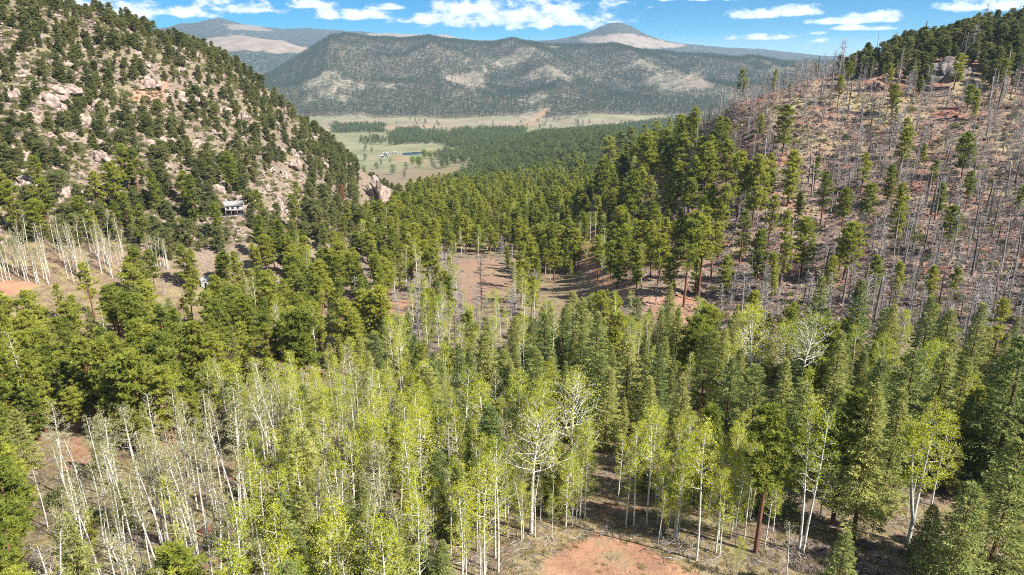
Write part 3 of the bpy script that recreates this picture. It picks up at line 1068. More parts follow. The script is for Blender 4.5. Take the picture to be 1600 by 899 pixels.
register('burned_snag', [snag(151), snag(152, 12.5, 26, 0.9, -0.25), snag(153, 9.5, 44, 1.6, 0.05, twig=4), snag(154, 13.0, 18, 0.7, 0.0, 0.16), snag(155, 7.5, 10, 0.6, 0.1, 0.2, 2, 0.5), snag(156, 10.0, 60, 1.9, -0.05, 0.15, 5, base=0.12)], 'burn', 'burn', ('trunk', 'branches'))
register('grey_dead_pine', [snag(161, 10.5, 70, 2.0, -0.1, 0.16, 6, base=0.15), snag(162, 11.5, 60, 1.6, -0.2, 0.17, 5, base=0.2), snag(163, 8.5, 60, 2.2, 0.15, 0.15, 6, base=0.12)], 'silver', 'silver', ('trunk', 'branches'))
register('small_pine', [pine(171, 12.5, 2.6, 0.2, 24, 7, dens=0.55, size=1.15), pine(172, 13.5, 2.3, 0.25, 24, 7, dens=0.55, size=1.15), pine(173, 11.5, 2.9, 0.16, 24, 7, dens=0.55, size=1.2)], 'bark', 'mid', TC)
register('far_pine', [pine(181, 13, 3.0, 0.12, 9, 4, dens=0.30, size=2.3), pine(182, 14, 2.8, 0.15, 9, 4, dens=0.30, size=2.3), pine(183, 12, 3.2, 0.1, 9, 4, dens=0.30, size=2.4)], 'bark', 'far', TC)
register('valley_cottonwood', [aspen(191, 14, 5.2, 0.22, 40, leaves=7000, leafsize=0.55, rad=0.4, spread=0.6, clump=0.9, thick=2.0)], 'bark', 'cotton', TC)
register('dry_shrub', [shrub_geo(201), shrub_geo(202, 1.1), shrub_geo(203, 0.7)], 'silver', 'shrub', ('stems', 'twigs'))
register('leafy_bush', [shrub_geo(204, 0.9, 420), shrub_geo(205, 1.2, 520)], 'bark', 'hill', ('stems', 'foliage'))
register('broad_aspen', [aspen(211, 15.5, 3.2, 0.46, 46, leaves=3000, rad=0.22, leafsize=0.15, spread=0.30, thick=1.15, wob=0.02, subs=7), aspen(212, 14.5, 2.8, 0.52, 42, leaves=2200, rad=0.20, leafsize=0.15, spread=0.38, thick=1.15, lean=(0.06, 0), subs=7), aspen(213, 14.0, 2.5, 0.46, 38, leaves=3200, rad=0.17, leafsize=0.16, spread=0.42, thick=1.1, wob=0.045, subs=6)], 'white', 'aspen', TC)
register('forked_aspen', [aspen(221, 15.0, 1.9, 0.46, 24, leaves=4200, rad=0.20, leafsize=0.17, forks=1, wob=0.015), aspen(222, 14.0, 1.6, 0.46, 20, leaves=3600, rad=0.15, leafsize=0.17, forks=2)], 'white', 'aspen', TC)
register('red_dead_pine', [pine(231, 9.0, 1.7, 0.15, 40, 14)], 'bark', 'red', TC)

# ------------------------------------------------------------------ placing
TREES = []      # kind, x, y, scale, variant, rotation, zone
LOOK = {
    'ponderosa_pine': ['rounded crown', 'broad crown above bare trunk', 'narrow conical crown', 'high crown above bare trunk', 'wide full crown', 'thin open crown', 'lopsided tapering crown', 'slim spire-like crown'],
    'hillside_pine': ['bushy rounded crown', 'pointed crown', 'squat spreading crown', 'upright crown above short trunk', 'small dense crown'],
    'douglas_fir': ['evenly tapered cone', 'tall slim cone', 'wide skirted cone', 'slim cone above bare trunk', 'short broad cone'],
    'aspen_tree': ['oval crown', 'tall full crown', 'slim crown', 'high sparse crown', 'low leafy crown', 'thin leaning crown'],
    'bare_aspen': ['curving bare trunk', 'crooked trunk', 'leaning trunk with few twigs', 'tall trunk with swollen buds', 'short thin trunk'],
    'burned_snag': ['stubby bare branches', 'drooping bare branches', 'twiggy spreading branches', 'few short branches', 'broken top', 'dense bare twigs'],
    'grey_dead_pine': ['dense grey twigs', 'drooping grey branches', 'spreading grey branches'],
    'broad_aspen': ['wide spreading crown', 'broad crown leaning aside', 'open crown with crooked limbs'],
    'forked_aspen': ['twin white trunks', 'three thin trunks'],
    'valley_cottonwood': ['broad pale green crown'],
    'red_dead_pine': ['rust red dead needles'],
}
NOUN = {'ponderosa_pine': 'ponderosa pine', 'hillside_pine': 'hillside pine', 'douglas_fir': 'green fir', 'aspen_tree': 'leafy aspen', 'bare_aspen': 'leafless white aspen', 'burned_snag': 'fire-killed pine',
        'grey_dead_pine': 'silver-grey dead pine', 'broad_aspen': 'large white-limbed aspen', 'forked_aspen': 'white aspen', 'valley_cottonwood': 'cottonwood', 'red_dead_pine': 'dead pine'}
CAT = {'ponderosa_pine': 'pine tree', 'hillside_pine': 'pine tree', 'douglas_fir': 'fir tree', 'aspen_tree': 'aspen tree', 'bare_aspen': 'aspen tree', 'burned_snag': 'dead tree', 'grey_dead_pine': 'dead tree',
       'broad_aspen': 'aspen tree', 'forked_aspen': 'aspen tree', 'valley_cottonwood': 'cottonwood tree', 'red_dead_pine': 'dead tree'}


def put(kind, x, y, h=None, scale=None, var=None, rot=None, zone='', tilt=None, label=None):
    it = PROTO[kind]['items']
    v = int(rng.integers(len(it))) if var is None else var
    s = scale if scale is not None else h / it[v]['H']
    TREES.append(dict(kind=kind, x=float(x), y=float(y), s=float(s), v=v, rot=float(rng.uniform(0, 6.28)) if rot is None else rot, zone=zone,
                      tilt=tilt if tilt is not None else (float(rng.normal(0, 0.018)), float(rng.normal(0, 0.018))), label=label))


def height_for(p, top_y):
    """real height of a tree standing at ground point p whose tip is seen at image row top_y"""
    return max(1.5, (CZ - kk(top_y) * p[1]) - p[2])


def hand(kind, rows, zone, **kw):
    """rows of (base px, base py, tip py[, variant])"""
    g = ground_at([q[0] for q in rows], [q[1] for q in rows])
    for q, p in zip(rows, g):
        h = height_for(p, q[2])
        put(kind, p[0], p[1], h=h, var=(q[3] if len(q) > 3 else None), zone=zone, rot=(q[4] if len(q) > 4 else None), **kw)


# individually recognisable trees round the red dirt clearing and the lower woods
hand('broad_aspen', [(889, 778, 592, 0, 0.4), (830, 833, 640, 1, 0.2)], 'pad')
hand('aspen_tree', [(884, 827, 716, 4), (978, 824, 690, 2), (990, 824, 660, 1), (1010, 822, 640, 0), (1032, 839, 720, 2), (1053, 842, 690, 0), (1055, 846, 715, 4), (1088, 876, 660, 3), (1118, 864, 735, 4), (1124, 869, 760, 2),
                    (1142, 842, 740, 3), (1163, 843, 730, 5), (1280, 812, 712, 4), (1150, 905, 842, 4), (1060, 840, 760, 4), (1043, 842, 770, 4)], 'pad')
hand('bare_aspen', [(815, 847, 745, 2), (1225, 930, 820, 4)], 'pad')
hand('ponderosa_pine', [(1180, 864, 645, 3), (1300, 820, 615, 3), (1587, 788, 640, 3)], 'pad')
hand('aspen_tree', [(1248, 862, 625, 3), (1254, 868, 640, 5)], 'pad')
hand('forked_aspen', [(1418, 852, 652, 0, 0.0)], 'pad')
hand('douglas_fir', [(1333, 842, 600, 3), (1302, 945, 832, 4), (1478, 935, 752, 4), (1535, 920, 690, 2), (1375, 800, 610, 1)], 'pad')
for q in range(44):
    a, b = rng.uniform(890, 1240), rng.uniform(770, 858)
    if 925 < a < 985 and b > 770 or (a < 1010 and b > 826):
        continue
    hand('aspen_tree', [(a, b, b - rng.uniform(70, 150), int(rng.integers(6)))], 'pad')
for q in range(16):
    a, b = rng.uniform(780, 880), rng.uniform(760, 850)
    hand('aspen_tree' if q % 2 else 'bare_aspen', [(a, b, b - rng.uniform(60, 130))], 'pad')
hand('douglas_fir', [(1160, 800, 690, 4), (1215, 800, 640, 0), (1090, 790, 670, 2), (870, 800, 690, 4), (905, 770, 640, 0), (1440, 880, 790, 4), (1600, 900, 740, 2)], 'pad')
# big firs below the burned slope
hand('douglas_fir', [(1262, 590, 432, 1), (1325, 610, 438, 3), (1375, 612, 476, 0), (1425, 640, 462, 1), (1450, 655, 482, 0), (1497, 650, 476, 1), (1545, 775, 528, 2), (1342, 745, 560, 0), (1395, 740, 545, 2), (1440, 730, 540, 0),
                     (1530, 745, 610, 2), (1590, 720, 560, 0), (1480, 700, 560, 3), (1290, 690, 520, 1), (1050, 600, 478, 1), (1020, 680, 540, 0), (975, 670, 535, 2), (1095, 640, 520, 2), (925, 640, 488, 0), (905, 600, 470, 2),
                     (850, 620, 488, 0), (830, 690, 540, 2), (790, 680, 545, 1), (720, 650, 535, 0), (760, 640, 520, 4), (690, 680, 560, 2), (640, 640, 548, 0), (1130, 700, 560, 0), (1170, 720, 570, 2), (1210, 720, 560, 1),
                     (1060, 720, 590, 0), (1240, 740, 600, 2), (1010, 730, 590, 3), (945, 700, 575, 0), (760, 740, 610, 2), (720, 760, 640, 1), (1600, 660, 530, 1), (1640, 700, 520, 0), (1645, 800, 600, 2)], 'firbelt')
hand('broad_aspen', [(1167, 645, 490, 2, 1.2), (1215, 630, 508, 2, 3.0), (1240, 655, 495, 1, 0.6)], 'firbelt')
hand('aspen_tree', [(1090, 598, 520, 2), (1003, 560, 495, 0), (997, 556, 500, 3), (1010, 558, 490, 1), (943, 545, 488, 4), (1360, 650, 525, 4), (1455, 790, 650, 4), (1150, 780, 640, 1), (1012, 792, 640, 2), (965, 790, 680, 2), (1100, 780, 690, 4), (1190, 740, 640, 2)], 'firbelt')
# stand of white trunks by the left clearing
for (a, b, t, v) in [(268, 876, 712, 0), (295, 874, 700, 1), (305, 870, 690, 1), (325, 842, 665, 3), (342, 870, 690, 3), (258, 850, 690, 0), (250, 850, 700, 3), (264, 855, 700, 0), (312, 880, 715, 2), (163, 852, 720, 1), (206, 850, 700, 2), (155, 900, 760, 2),
                     (110, 905, 790, 1), (225, 900, 740, 3), (370, 812, 660, 2), (380, 830, 640, 3), (386, 815, 610, 0), (420, 770, 600, 0), (436, 764, 605, 3), (442, 778, 612, 2), (440, 740, 590, 2), (165, 772, 650, 0), (172, 758, 650, 3), (185, 760, 640, 1),
                     (75, 825, 730, 4), (260, 875, 720, 2), (272, 855, 700, 2), (286, 862, 720, 0), (352, 875, 740, 1), (236, 888, 770, 3), (250, 905, 790, 2), (200, 905, 800, 0), (365, 900, 760, 1), (142, 830, 720, 4)]:
    hand('bare_aspen', [(a, b, t, v, rng.uniform(-0.6, 0.6))], 'whitestand')
# dead trees in the tan clearing
hand('grey_dead_pine', [(657, 549, 462, 0), (625, 535, 478, 2), (640, 520, 470, 1), (722, 520, 455, 1), (690, 500, 440, 1), (745, 505, 450, 2), (560, 500, 430, 1), (700, 478, 440, 0), (672, 480, 430, 2)], 'clearing')
hand('burned_snag', [(753, 486, 398, 5), (712, 540, 470, 2), (610, 545, 500, 5)], 'clearing')
hand('red_dead_pine', [(536, 318, 290)], 'hill')
# living pines scattered over the burned slope
hand('ponderosa_pine', [(1250, 436, 342, 0), (1317, 438, 348, 4), (1344, 308, 240, 5), (1386, 318, 258, 2), (1400, 290, 200, 3), (1246, 345, 300, 2), (1230, 322, 236, 2), (1282, 352, 270, 5), (1315, 360, 295, 1), (1222, 245, 166, 0), (1308, 170, 118, 5),
                        (1133, 300, 220, 0), (1122, 405, 290, 3), (1150, 360, 240, 3), (1175, 355, 245, 0), (1100, 330, 225, 3), (1068, 480, 345, 3), (1090, 470, 340, 3), (1130, 465, 400, 2), (1410, 245, 185, 5), (1440, 255, 225, 2), (1508, 330, 268, 5), (1490, 140, 85, 0), (1040, 310, 215, 3), (1060, 300, 210, 0), (1010, 300, 210, 3),
                        (985, 390, 270, 3), (937, 355, 250, 3), (1135, 230, 185, 0), (1185, 220, 180, 0), (1200, 300, 240, 2), (1435, 150, 118, 2), (1385, 145, 100, 1)], 'burn')
hand('ponderosa_pine', [(1180, 440, 360, 2), (1205, 470, 395, 7), (1155, 420, 330, 6), (1290, 470, 400, 7), (1360, 470, 400, 2), (1225, 400, 330, 5), (1110, 440, 350, 3), (1200, 380, 305, 6), (1270, 300, 245, 5), (1165, 320, 255, 7), (1455, 300, 250, 5), (1520, 190, 140, 7), (1395, 480, 410, 7), (1450, 470, 415, 2)], 'burn')
hand('ponderosa_pine', [(965, 262, 206, 0), (985, 256, 199, 2), (1005, 250, 195, 6), (1025, 241, 190, 0), (1045, 233, 185, 7), (1065, 223, 181, 1), (1085, 213, 175, 2), (950, 272, 214, 4), (1015, 262, 204, 5), (1040, 250, 200, 0), (1055, 240, 196, 6), (1000, 270, 212, 1)], 'openpine')
hand('burned_snag', [(1405, 455, 330, 3), (1439, 418, 300, 1), (1590, 408, 325, 3), (1518, 432, 320, 1), (1486, 405, 310, 0), (1360, 200, 150, 2), (1540, 220, 155, 0), (1395, 408, 330, 3), (1460, 345, 262, 0), (1550, 370, 285, 3), (1300, 270, 225, 0), (1425, 490, 380, 3), (1340, 400, 330, 5), (1315, 100, 60, 2), (1250, 128, 84, 2), (1275, 122, 92, 2),
                     (1165, 180, 128, 0), (1310, 120, 95, 5), (1330, 118, 90, 2), (1562, 430, 330, 0)], 'burn')
hand('grey_dead_pine', [(1540, 480, 420, 0), (1560, 500, 425, 2), (1530, 505, 440, 2), (1575, 470, 400, 1), (1440, 330, 290, 2), (1455, 385, 335, 0), (1480, 420, 360, 1), (1362, 395, 335, 0), (1375, 400, 350, 2), (1410, 420, 360, 1), (1550, 470, 405, 1), (1590, 490, 430, 0)], 'burn')
# bare aspens along the dirt road
g = ground_at(rng.uniform(-20, 205, 80), rng.uniform(388, 447, 80))
for p in g:
    put('bare_aspen', p[0], p[1], h=rng.uniform(9, 12), zone='road')
g = ground_at(rng.uniform(225, 265, 10), rng.uniform(415, 425, 10))
for p in g:
    put('bare_aspen', p[0], p[1], h=rng.uniform(9, 11), zone='road')

# woods filled in by land cover: polygon on the ground as photographed, depth range, spacing, mixture
ZONES = [
    ('pad', [(905, 690), (985, 690), (1010, 830), (1200, 900), (1480, 900), (1480, 800), (1600, 800), (1900, 960), (1700, 1200), (300, 1200), (760, 960), (830, 850), (905, 800)], 40, 120, 0, {}),
    ('clearing', [(612, 460), (640, 425), (720, 395), (800, 400), (838, 450), (838, 545), (620, 560)], 110, 300, 4.9, {'aspen_tree': .30, 'ponderosa_pine': .16, 'grey_dead_pine': .34, 'dry_shrub': .24}),
    ('track', [(900, 330), (944, 330), (944, 430), (1000, 462), (960, 462), (900, 430)], 110, 400, 6.0, {'ponderosa_pine': .6, 'aspen_tree': .4}),
    ('road', [(-80, 385), (195, 385), (200, 445), (60, 462), (-80, 475)], 140, 230, 5.0, {'hillside_pine': .22, 'bare_aspen': .25, 'dry_shrub': .53}),
    ('tree_edge', [(-400, 780), (0, 780), (90, 830), (90, 1300), (-400, 1300)], 30, 110, 4.6, {'ponderosa_pine': .8, 'bare_aspen': .2}),
    ('whitestand', [(90, 760), (400, 735), (400, 900), (330, 1300), (90, 1300)], 30, 110, 3.0, {'bare_aspen': .70, 'leafy_bush': .18, 'ponderosa_pine': .02, 'douglas_fir': .03, 'aspen_tree': .07}),
    ('aspenstand', [(330, 670), (560, 640), (720, 690), (870, 720), (880, 790), (820, 840), (790, 930), (560, 1300), (330, 1300), (400, 900), (400, 735)], 30, 125, 2.75, {'aspen_tree': .66, 'douglas_fir': .14, 'bare_aspen': .20}),
    ('firbelt', [(600, 560), (1000, 520), (1110, 540), (1240, 560), (1400, 590), (1520, 590), (1620, 540), (2000, 560), (2000, 790), (1480, 780), (1240, 770), (1000, 770), (905, 690), (720, 690), (560, 640)], 60, 165, 4.6, {'douglas_fir': .54, 'aspen_tree': .34, 'ponderosa_pine': .08, 'dry_shrub': .04}),
    ('valley', [(-400, 475), (60, 462), (200, 440), (300, 395), (430, 405), (560, 372), (620, 420), (612, 470), (600, 560), (480, 620), (330, 670), (280, 735), (90, 760), (-400, 800)], 80, 260, 5.0, {'ponderosa_pine': .76, 'aspen_tree': .06, 'grey_dead_pine': .05, 'douglas_fir': .09, 'dry_shrub': .04}),
    ('ridge', [(1300, 118), (1330, 90), (1400, 60), (1500, 30), (1620, 0), (2000, -120), (2000, 142), (1600, 142), (1420, 136)], 262, 450, 4.0, {'hillside_pine': .9, 'burned_snag': .1}),
    ('burn', [(1180, 100), (1320, 105), (1400, 118), (1500, 125), (2000, 120), (2000, 540), (1620, 530), (1520, 560), (1110, 500), (1105, 440), (1130, 320), (1090, 200)], 115, 345, 3.9, {'burned_snag': .34, 'grey_dead_pine': .38, 'ponderosa_pine': .022, 'dry_shrub': .258}),
    ('openpine', [(890, 220), (1100, 190), (1140, 300), (1105, 470), (1000, 470), (940, 440), (930, 300)], 150, 420, 6.0, {'ponderosa_pine': .72, 'aspen_tree': .13, 'burned_snag': .10, 'dry_shrub': .05}),
    ('wood', [(520, 390), (600, 345), (640, 315), (690, 285), (760, 262), (890, 220), (940, 320), (905, 330), (900, 440), (838, 450), (800, 400), (720, 395), (640, 420)], 150, 640, 5.8, {'ponderosa_pine': .80, 'aspen_tree': .10, 'grey_dead_pine': .05, 'douglas_fir': .05}),
    ('hill_low', [(-400, 300), (0, 300), (330, 290), (430, 330), (520, 350), (600, 330), (600, 360), (560, 372), (430, 405), (300, 395), (200, 440), (195, 385), (-400, 385)], 150, 460, 4.4, {'hillside_pine': .70, 'ponderosa_pine': .12, 'leafy_bush': .18}),
    ('hill', [(-400, -300), (-100, -60), (0, -8), (120, 10), (300, 60), (420, 130), (480, 180), (545, 240), (620, 285), (640, 320), (600, 350), (520, 350), (430, 330), (330, 290), (-400, 300)], 190, 560, 3.7, {'hillside_pine': .62, 'leafy_bush': .24, 'dry_shrub': .14}),
]
KEEPOUT = [(PAD, 110), ([(930, 695), (975, 695), (985, 830), (935, 830)], 110)] + [(t, 600) for q_, t in enumerate(TRACKS) if q_ != 1] + [(b, 600) for b in BARE]
KEEPOUT += [([(340, 316), (386, 316), (384, 378), (344, 378)], 420), ([(312, 425), (346, 425), (346, 478), (316, 478)], 260), ([(-60, 448), (205, 442), (205, 490), (-60, 505)], 220), ([(560, 255), (622, 255), (622, 335), (560, 335)], 520), ([(1460, 105), (1528, 105), (1528, 148), (1460, 148)], 420), ([(275, 520), (325, 520), (322, 575), (285, 575)], 200)]
HT = {'ponderosa_pine': (9.0, 16.0), 'hillside_pine': (2.8, 7.8), 'douglas_fir': (7.5, 14), 'aspen_tree': (9.5, 15), 'bare_aspen': (9, 14), 'burned_snag': (6, 12), 'grey_dead_pine': (6, 10), 'dry_shrub': (0.6, 1.3), 'leafy_bush': (1.0, 2.2)}


def fill_zones():
    taken = np.zeros((0, 3))
    prior = np.array([(t['x'], t['y']) for t in TREES])
    done = []
    for zi, (zn, poly, y0, y1, sp, mix) in enumerate(ZONES):
        if sp == 0:
            continue
        xm = 0.95 * y1
        gx, gy = np.meshgrid(np.arange(-xm, xm, sp), np.arange(y0, y1, sp * 0.9))
        X = gx + rng.uniform(-0.48, 0.48, gx.shape) * sp
        Y = gy + rng.uniform(-0.45, 0.45, gx.shape) * sp
        X, Y = X.ravel(), Y.ravel()
        k = np.abs(X) < 0.92 * np.maximum(Y, 60)
        X, Y = X[k], Y[k]
        Z = terrain(X, Y)
        px, py = project(X, Y, Z)
        ok = inside(poly, px, py)
        for zj in range(zi):
            _, pl, a, b, _, _ = ZONES[zj]
            ok &= ~(inside(pl, px, py) & (Y > a) & (Y < b))
        for pl, ymax in KEEPOUT:
            ok &= ~(inside(pl, px, py) & (Y < ymax))
        cl = fbm(X / 22, Y / 22, 3, 91)
        if zn in ('hill', 'hill_low'):
            ok &= (fbm(X / 10, Y / 10, 3, 92) + 0.35 * cl) > (-0.17 if zn == 'hill' else -0.26) + rng.uniform(-0.08, 0.08, len(X))
        elif zn == 'burn':
            ok &= cl > -0.16 + rng.uniform(-0.1, 0.1, len(X))
        elif zn in ('valley', 'wood', 'openpine'):
            ok &= cl > -0.15 + rng.uniform(-0.06, 0.06, len(X))
        X, Y = X[ok], Y[ok]
        if len(prior):
            dm = np.sqrt(((np.stack([X, Y], -1)[:, None] - prior[None]) ** 2).sum(-1)).min(1)
            k = dm > sp * 0.55
            X, Y = X[k], Y[k]
        names = list(mix)
        pr = np.array([mix[n] for n in names]); pr = pr / pr.sum()
        for x, y in zip(X, Y):
            kd = names[int(rng.choice(len(names), p=pr))]
            lo, hi = HT[kd]
            h = rng.uniform(lo, hi)
            if rng.uniform() < 0.16:
                h *= rng.uniform(0.45, 0.8)
            if zn == 'ridge':
                h *= 1.3
            if zn == 'hill_low':
                h *= 1.1
            if kd in ('dry_shrub', 'leafy_bush'):
                put(kd, x, y, scale=h, zone=zn)
            else:
                put(kd, x, y, h=h, zone=zn, var=(int(rng.choice([1, 3, 3, 4])) if (zn == 'ridge' and kd == 'hillside_pine') else None))
        done.append((zn, len(X)))
    return done


print('ZONES', fill_zones())

PLACE = {'pad': 'beside the red dirt clearing', 'clearing': 'in the tan clearing', 'track': 'along the red dirt track', 'road': 'beside the pale dirt road', 'tree_edge': 'beside the white aspen stand',
         'whitestand': 'in the white aspen stand', 'aspenstand': 'in the leafy aspen stand', 'firbelt': 'in the fir belt', 'valley': 'in the wood below the rocky hill', 'burn': 'on the burned slope',
         'ridge': 'on the dark cliff ridge', 'openpine': 'beside the burned slope', 'wood': 'in the wood facing the meadow', 'hill_low': 'at the rocky hill foot', 'hill': 'on the steep rocky hill', 'meadow': 'by the meadow pond'}
MARKS = [(358, 335, 16, 'near the white house'), (328, 450, 14, 'near the pale-roofed shed'), (590, 318, 24, 'near the tall cleft outcrop'), (1062, 860, 7, 'behind the brush pile'), (657, 549, 9, 'near the umbrella-shaped dead tree'),
         (1418, 852, 7, 'near the twin-trunked aspen'), (889, 778, 7, 'near the widest white-limbed aspen'), (1490, 118, 26, 'near the dark cliff'), (293, 362, 14, 'near the red soil scar'), (925, 342, 16, 'at the head of the red track'), (20, 455, 16, 'near the pale dirt road bend'), (320, 235, 26, 'near the bare sandy patch')]
MARKS = [(*ground_at([a], [b])[0][:2], r_, t_) for a, b, r_, t_ in MARKS]
LIMIT = 290
STUFF_NAME = {'ponderosa_pine': ('pine_forest', 'mass of further ponderosa pines filling the woods'), 'hillside_pine': ('hillside_pine_cover', 'mass of small pines dotting the rocky hill and ridge'), 'douglas_fir': ('fir_forest', 'mass of further dark firs'),
              'aspen_tree': ('aspen_grove', 'mass of further yellow-green aspens'), 'bare_aspen': ('bare_aspen_grove', 'mass of further leafless aspens'), 'burned_snag': ('burned_forest', 'mass of further burned trunks on the slope'), 'grey_dead_pine': ('dead_pine_thicket', 'mass of further grey dead pines'),
              'dry_shrub': ('dry_scrub', 'low dry twiggy scrub scattered over the slopes'), 'leafy_bush': ('leafy_undergrowth', 'low green bushes under the aspens')}


def gn_scatter(name, pts, rots, scl, idx, coll, label, cat=None):
    me = bpy.data.meshes.new(name)
    me.from_pydata([tuple(p) for p in pts], [], [])
    a = me.attributes.new('rot', 'FLOAT_VECTOR', 'POINT'); a.data.foreach_set('vector', np.asarray(rots, np.float32).ravel())
    a = me.attributes.new('scl', 'FLOAT', 'POINT'); a.data.foreach_set('value', np.asarray(scl, np.float32))
    a = me.attributes.new('pick', 'INT', 'POINT'); a.data.foreach_set('value', np.asarray(idx, np.int32))
    o = obj(name, me, label=label, kind='stuff', cat=cat)
    ng = bpy.data.node_groups.new(name + '_scatter', 'GeometryNodeTree')
    ng.interface.new_socket('Geometry', in_out='INPUT', socket_type='NodeSocketGeometry')
    ng.interface.new_socket('Geometry', in_out='OUTPUT', socket_type='NodeSocketGeometry')
    N, L = ng.nodes, ng.links
    gi, go = N.new('NodeGroupInput'), N.new('NodeGroupOutput')
    iop = N.new('GeometryNodeInstanceOnPoints')
    ci = N.new('GeometryNodeCollectionInfo')
    ci.inputs['Collection'].default_value = coll
    ci.inputs['Separate Children'].default_value = True
    ci.inputs['Reset Children'].default_value = True
    iop.inputs['Pick Instance'].default_value = True

    def attr(nm, typ):
        n = N.new('GeometryNodeInputNamedAttribute')
        n.data_type = typ
        n.inputs['Name'].default_value = nm
        return n.outputs['Attribute']
    L.new(gi.outputs[0], iop.inputs['Points'])
    L.new(ci.outputs[0], iop.inputs['Instance'])
    L.new(attr('pick', 'INT'), iop.inputs['Instance Index'])
    L.new(attr('rot', 'FLOAT_VECTOR'), iop.inputs['Rotation'])
    L.new(attr('scl', 'FLOAT'), iop.inputs['Scale'])
    L.new(iop.outputs[0], go.inputs[0])
    md = o.modifiers.new('scatter', 'NODES')
    md.node_group = ng
    return o


def commit_trees():
    xs = np.array([t['x'] for t in TREES]); ys = np.array([t['y'] for t in TREES])
    zs = terrain(xs, ys)
    hs = np.array([t['s'] * PROTO[t['kind']]['items'][t['v']]['H'] for t in TREES])
    px, py = project(xs, ys, zs)
    tx, ty = project(xs, ys, zs + hs)
    app = np.abs(py - ty)
    vis = (px > -60) & (px < 1660) & (ty < 900) & (py > -40)
    bykind = {}
    for i, t in enumerate(TREES):
        bykind.setdefault(t['kind'], []).append(i)
    NB = {'ponderosa_pine': 'a ponderosa', 'hillside_pine': 'a small pine', 'douglas_fir': 'a fir', 'aspen_tree': 'a leafy aspen', 'bare_aspen': 'a bare aspen', 'burned_snag': 'a burned snag', 'grey_dead_pine': 'a grey dead pine',
          'broad_aspen': 'a wide aspen', 'forked_aspen': 'a twin-trunked aspen', 'dry_shrub': 'a dry shrub', 'leafy_bush': 'a green bush', 'valley_cottonwood': 'a cottonwood', 'red_dead_pine': 'a rusty dead pine'}
    kinds = np.array([t['kind'] for t in TREES])
    for kd, ids in bykind.items():
        ids = sorted(ids, key=lambda i: -(app[i] if vis[i] else app[i] * 1e-3))
        ind = [i for i in ids[:LIMIT] if vis[i]] if kd in CAT else []
        indset = set(ind)
        rest = [i for i in ids if i not in indset]
        pr = PROTO[kd]
        for i in ind:
            t = TREES[i]
            it = pr['items'][t['v']]
            size = hs[i] / (0.5 * (HT[kd][0] + HT[kd][1])) if kd in HT else 1
            word = 'tall ' if size > 1.14 else ('short ' if size < 0.8 else '')
            tone = float(rng.uniform(0.0, 0.97))
            tw = ''
            if kd in ('ponderosa_pine', 'hillside_pine', 'aspen_tree', 'douglas_fir'):
                tw = {'aspen_tree': ('greener ', '', 'pale yellow '), 'douglas_fir': ('dark ', '', 'olive ')}.get(kd, ('dark ', '', 'yellowish '))[0 if tone < 0.3 else (2 if tone > 0.66 else 1)]
            place = PLACE[t['zone']]
            for mx_, my_, mr_, mt_ in MARKS:
                if 0.1 < math.hypot(t['x'] - mx_, t['y'] - my_) < mr_:
                    place = mt_
                    break
            tw = '' if (word and len((word + tw + NOUN[kd] + ' with ' + LOOK[kd][t['v']] + ' ' + place).split()) > 16) else tw
            near_ = np.hypot(xs - t['x'], ys - t['y'])
            oth = np.where((kinds != kd) & (near_ < 4.5))[0]
            nb = ''
            if len(oth):
                nb = ' beside ' + NB[kinds[oth[np.argmin(near_[oth])]]]
            if len((word + tw + NOUN[kd] + ' with ' + LOOK[kd][t['v']] + ' ' + place + nb).split()) > 16:
                nb = ''
            lab = t['label'] or f"{word}{tw}{NOUN[kd]} with {LOOK[kd][t['v']]} {place}{nb}"
            e = bpy.data.objects.new(kd, None)
            COL.objects.link(e)
            e.empty_display_size = 0.3
            e.location = (t['x'], t['y'], zs[i])
            e.rotation_euler = (t['tilt'][0], t['tilt'][1], t['rot'])
            e.scale = (t['s'],) * 3
            tag(e, lab, CAT[kd], f"{NOUN[kd]} trees {place}")
            o = bpy.data.objects.new(pr['names'][0], it['trunk']); COL.objects.link(o); o.parent = e
            if it['crown'] is not None:
                o = bpy.data.objects.new(pr['names'][1], it['crown']); COL.objects.link(o); o.parent = e
                o.color = (tone, tone, tone, 1)
        if rest:
            nm, lab = STUFF_NAME[kd]
            gn_scatter(nm, [(xs[i], ys[i], zs[i]) for i in rest], [(TREES[i]['tilt'][0], TREES[i]['tilt'][1], TREES[i]['rot']) for i in rest], [TREES[i]['s'] for i in rest], [TREES[i]['v'] for i in rest], whole_collection(kd), lab)
        print('TREES', kd, len(ids), 'individual', len(ind))


# valley cottonwoods by the pond
for (a, b, t) in [(656, 262, 247), (645, 258, 246), (664, 249, 236), (680, 247, 238), (672, 248, 238)]:
    p = ground_at([a], [b], 700, 2200)[0]
    put('valley_cottonwood', p[0], p[1], h=max(8, height_for(p, t)), zone='meadow')
HT['valley_cottonwood'] = (12, 16)
commit_trees()


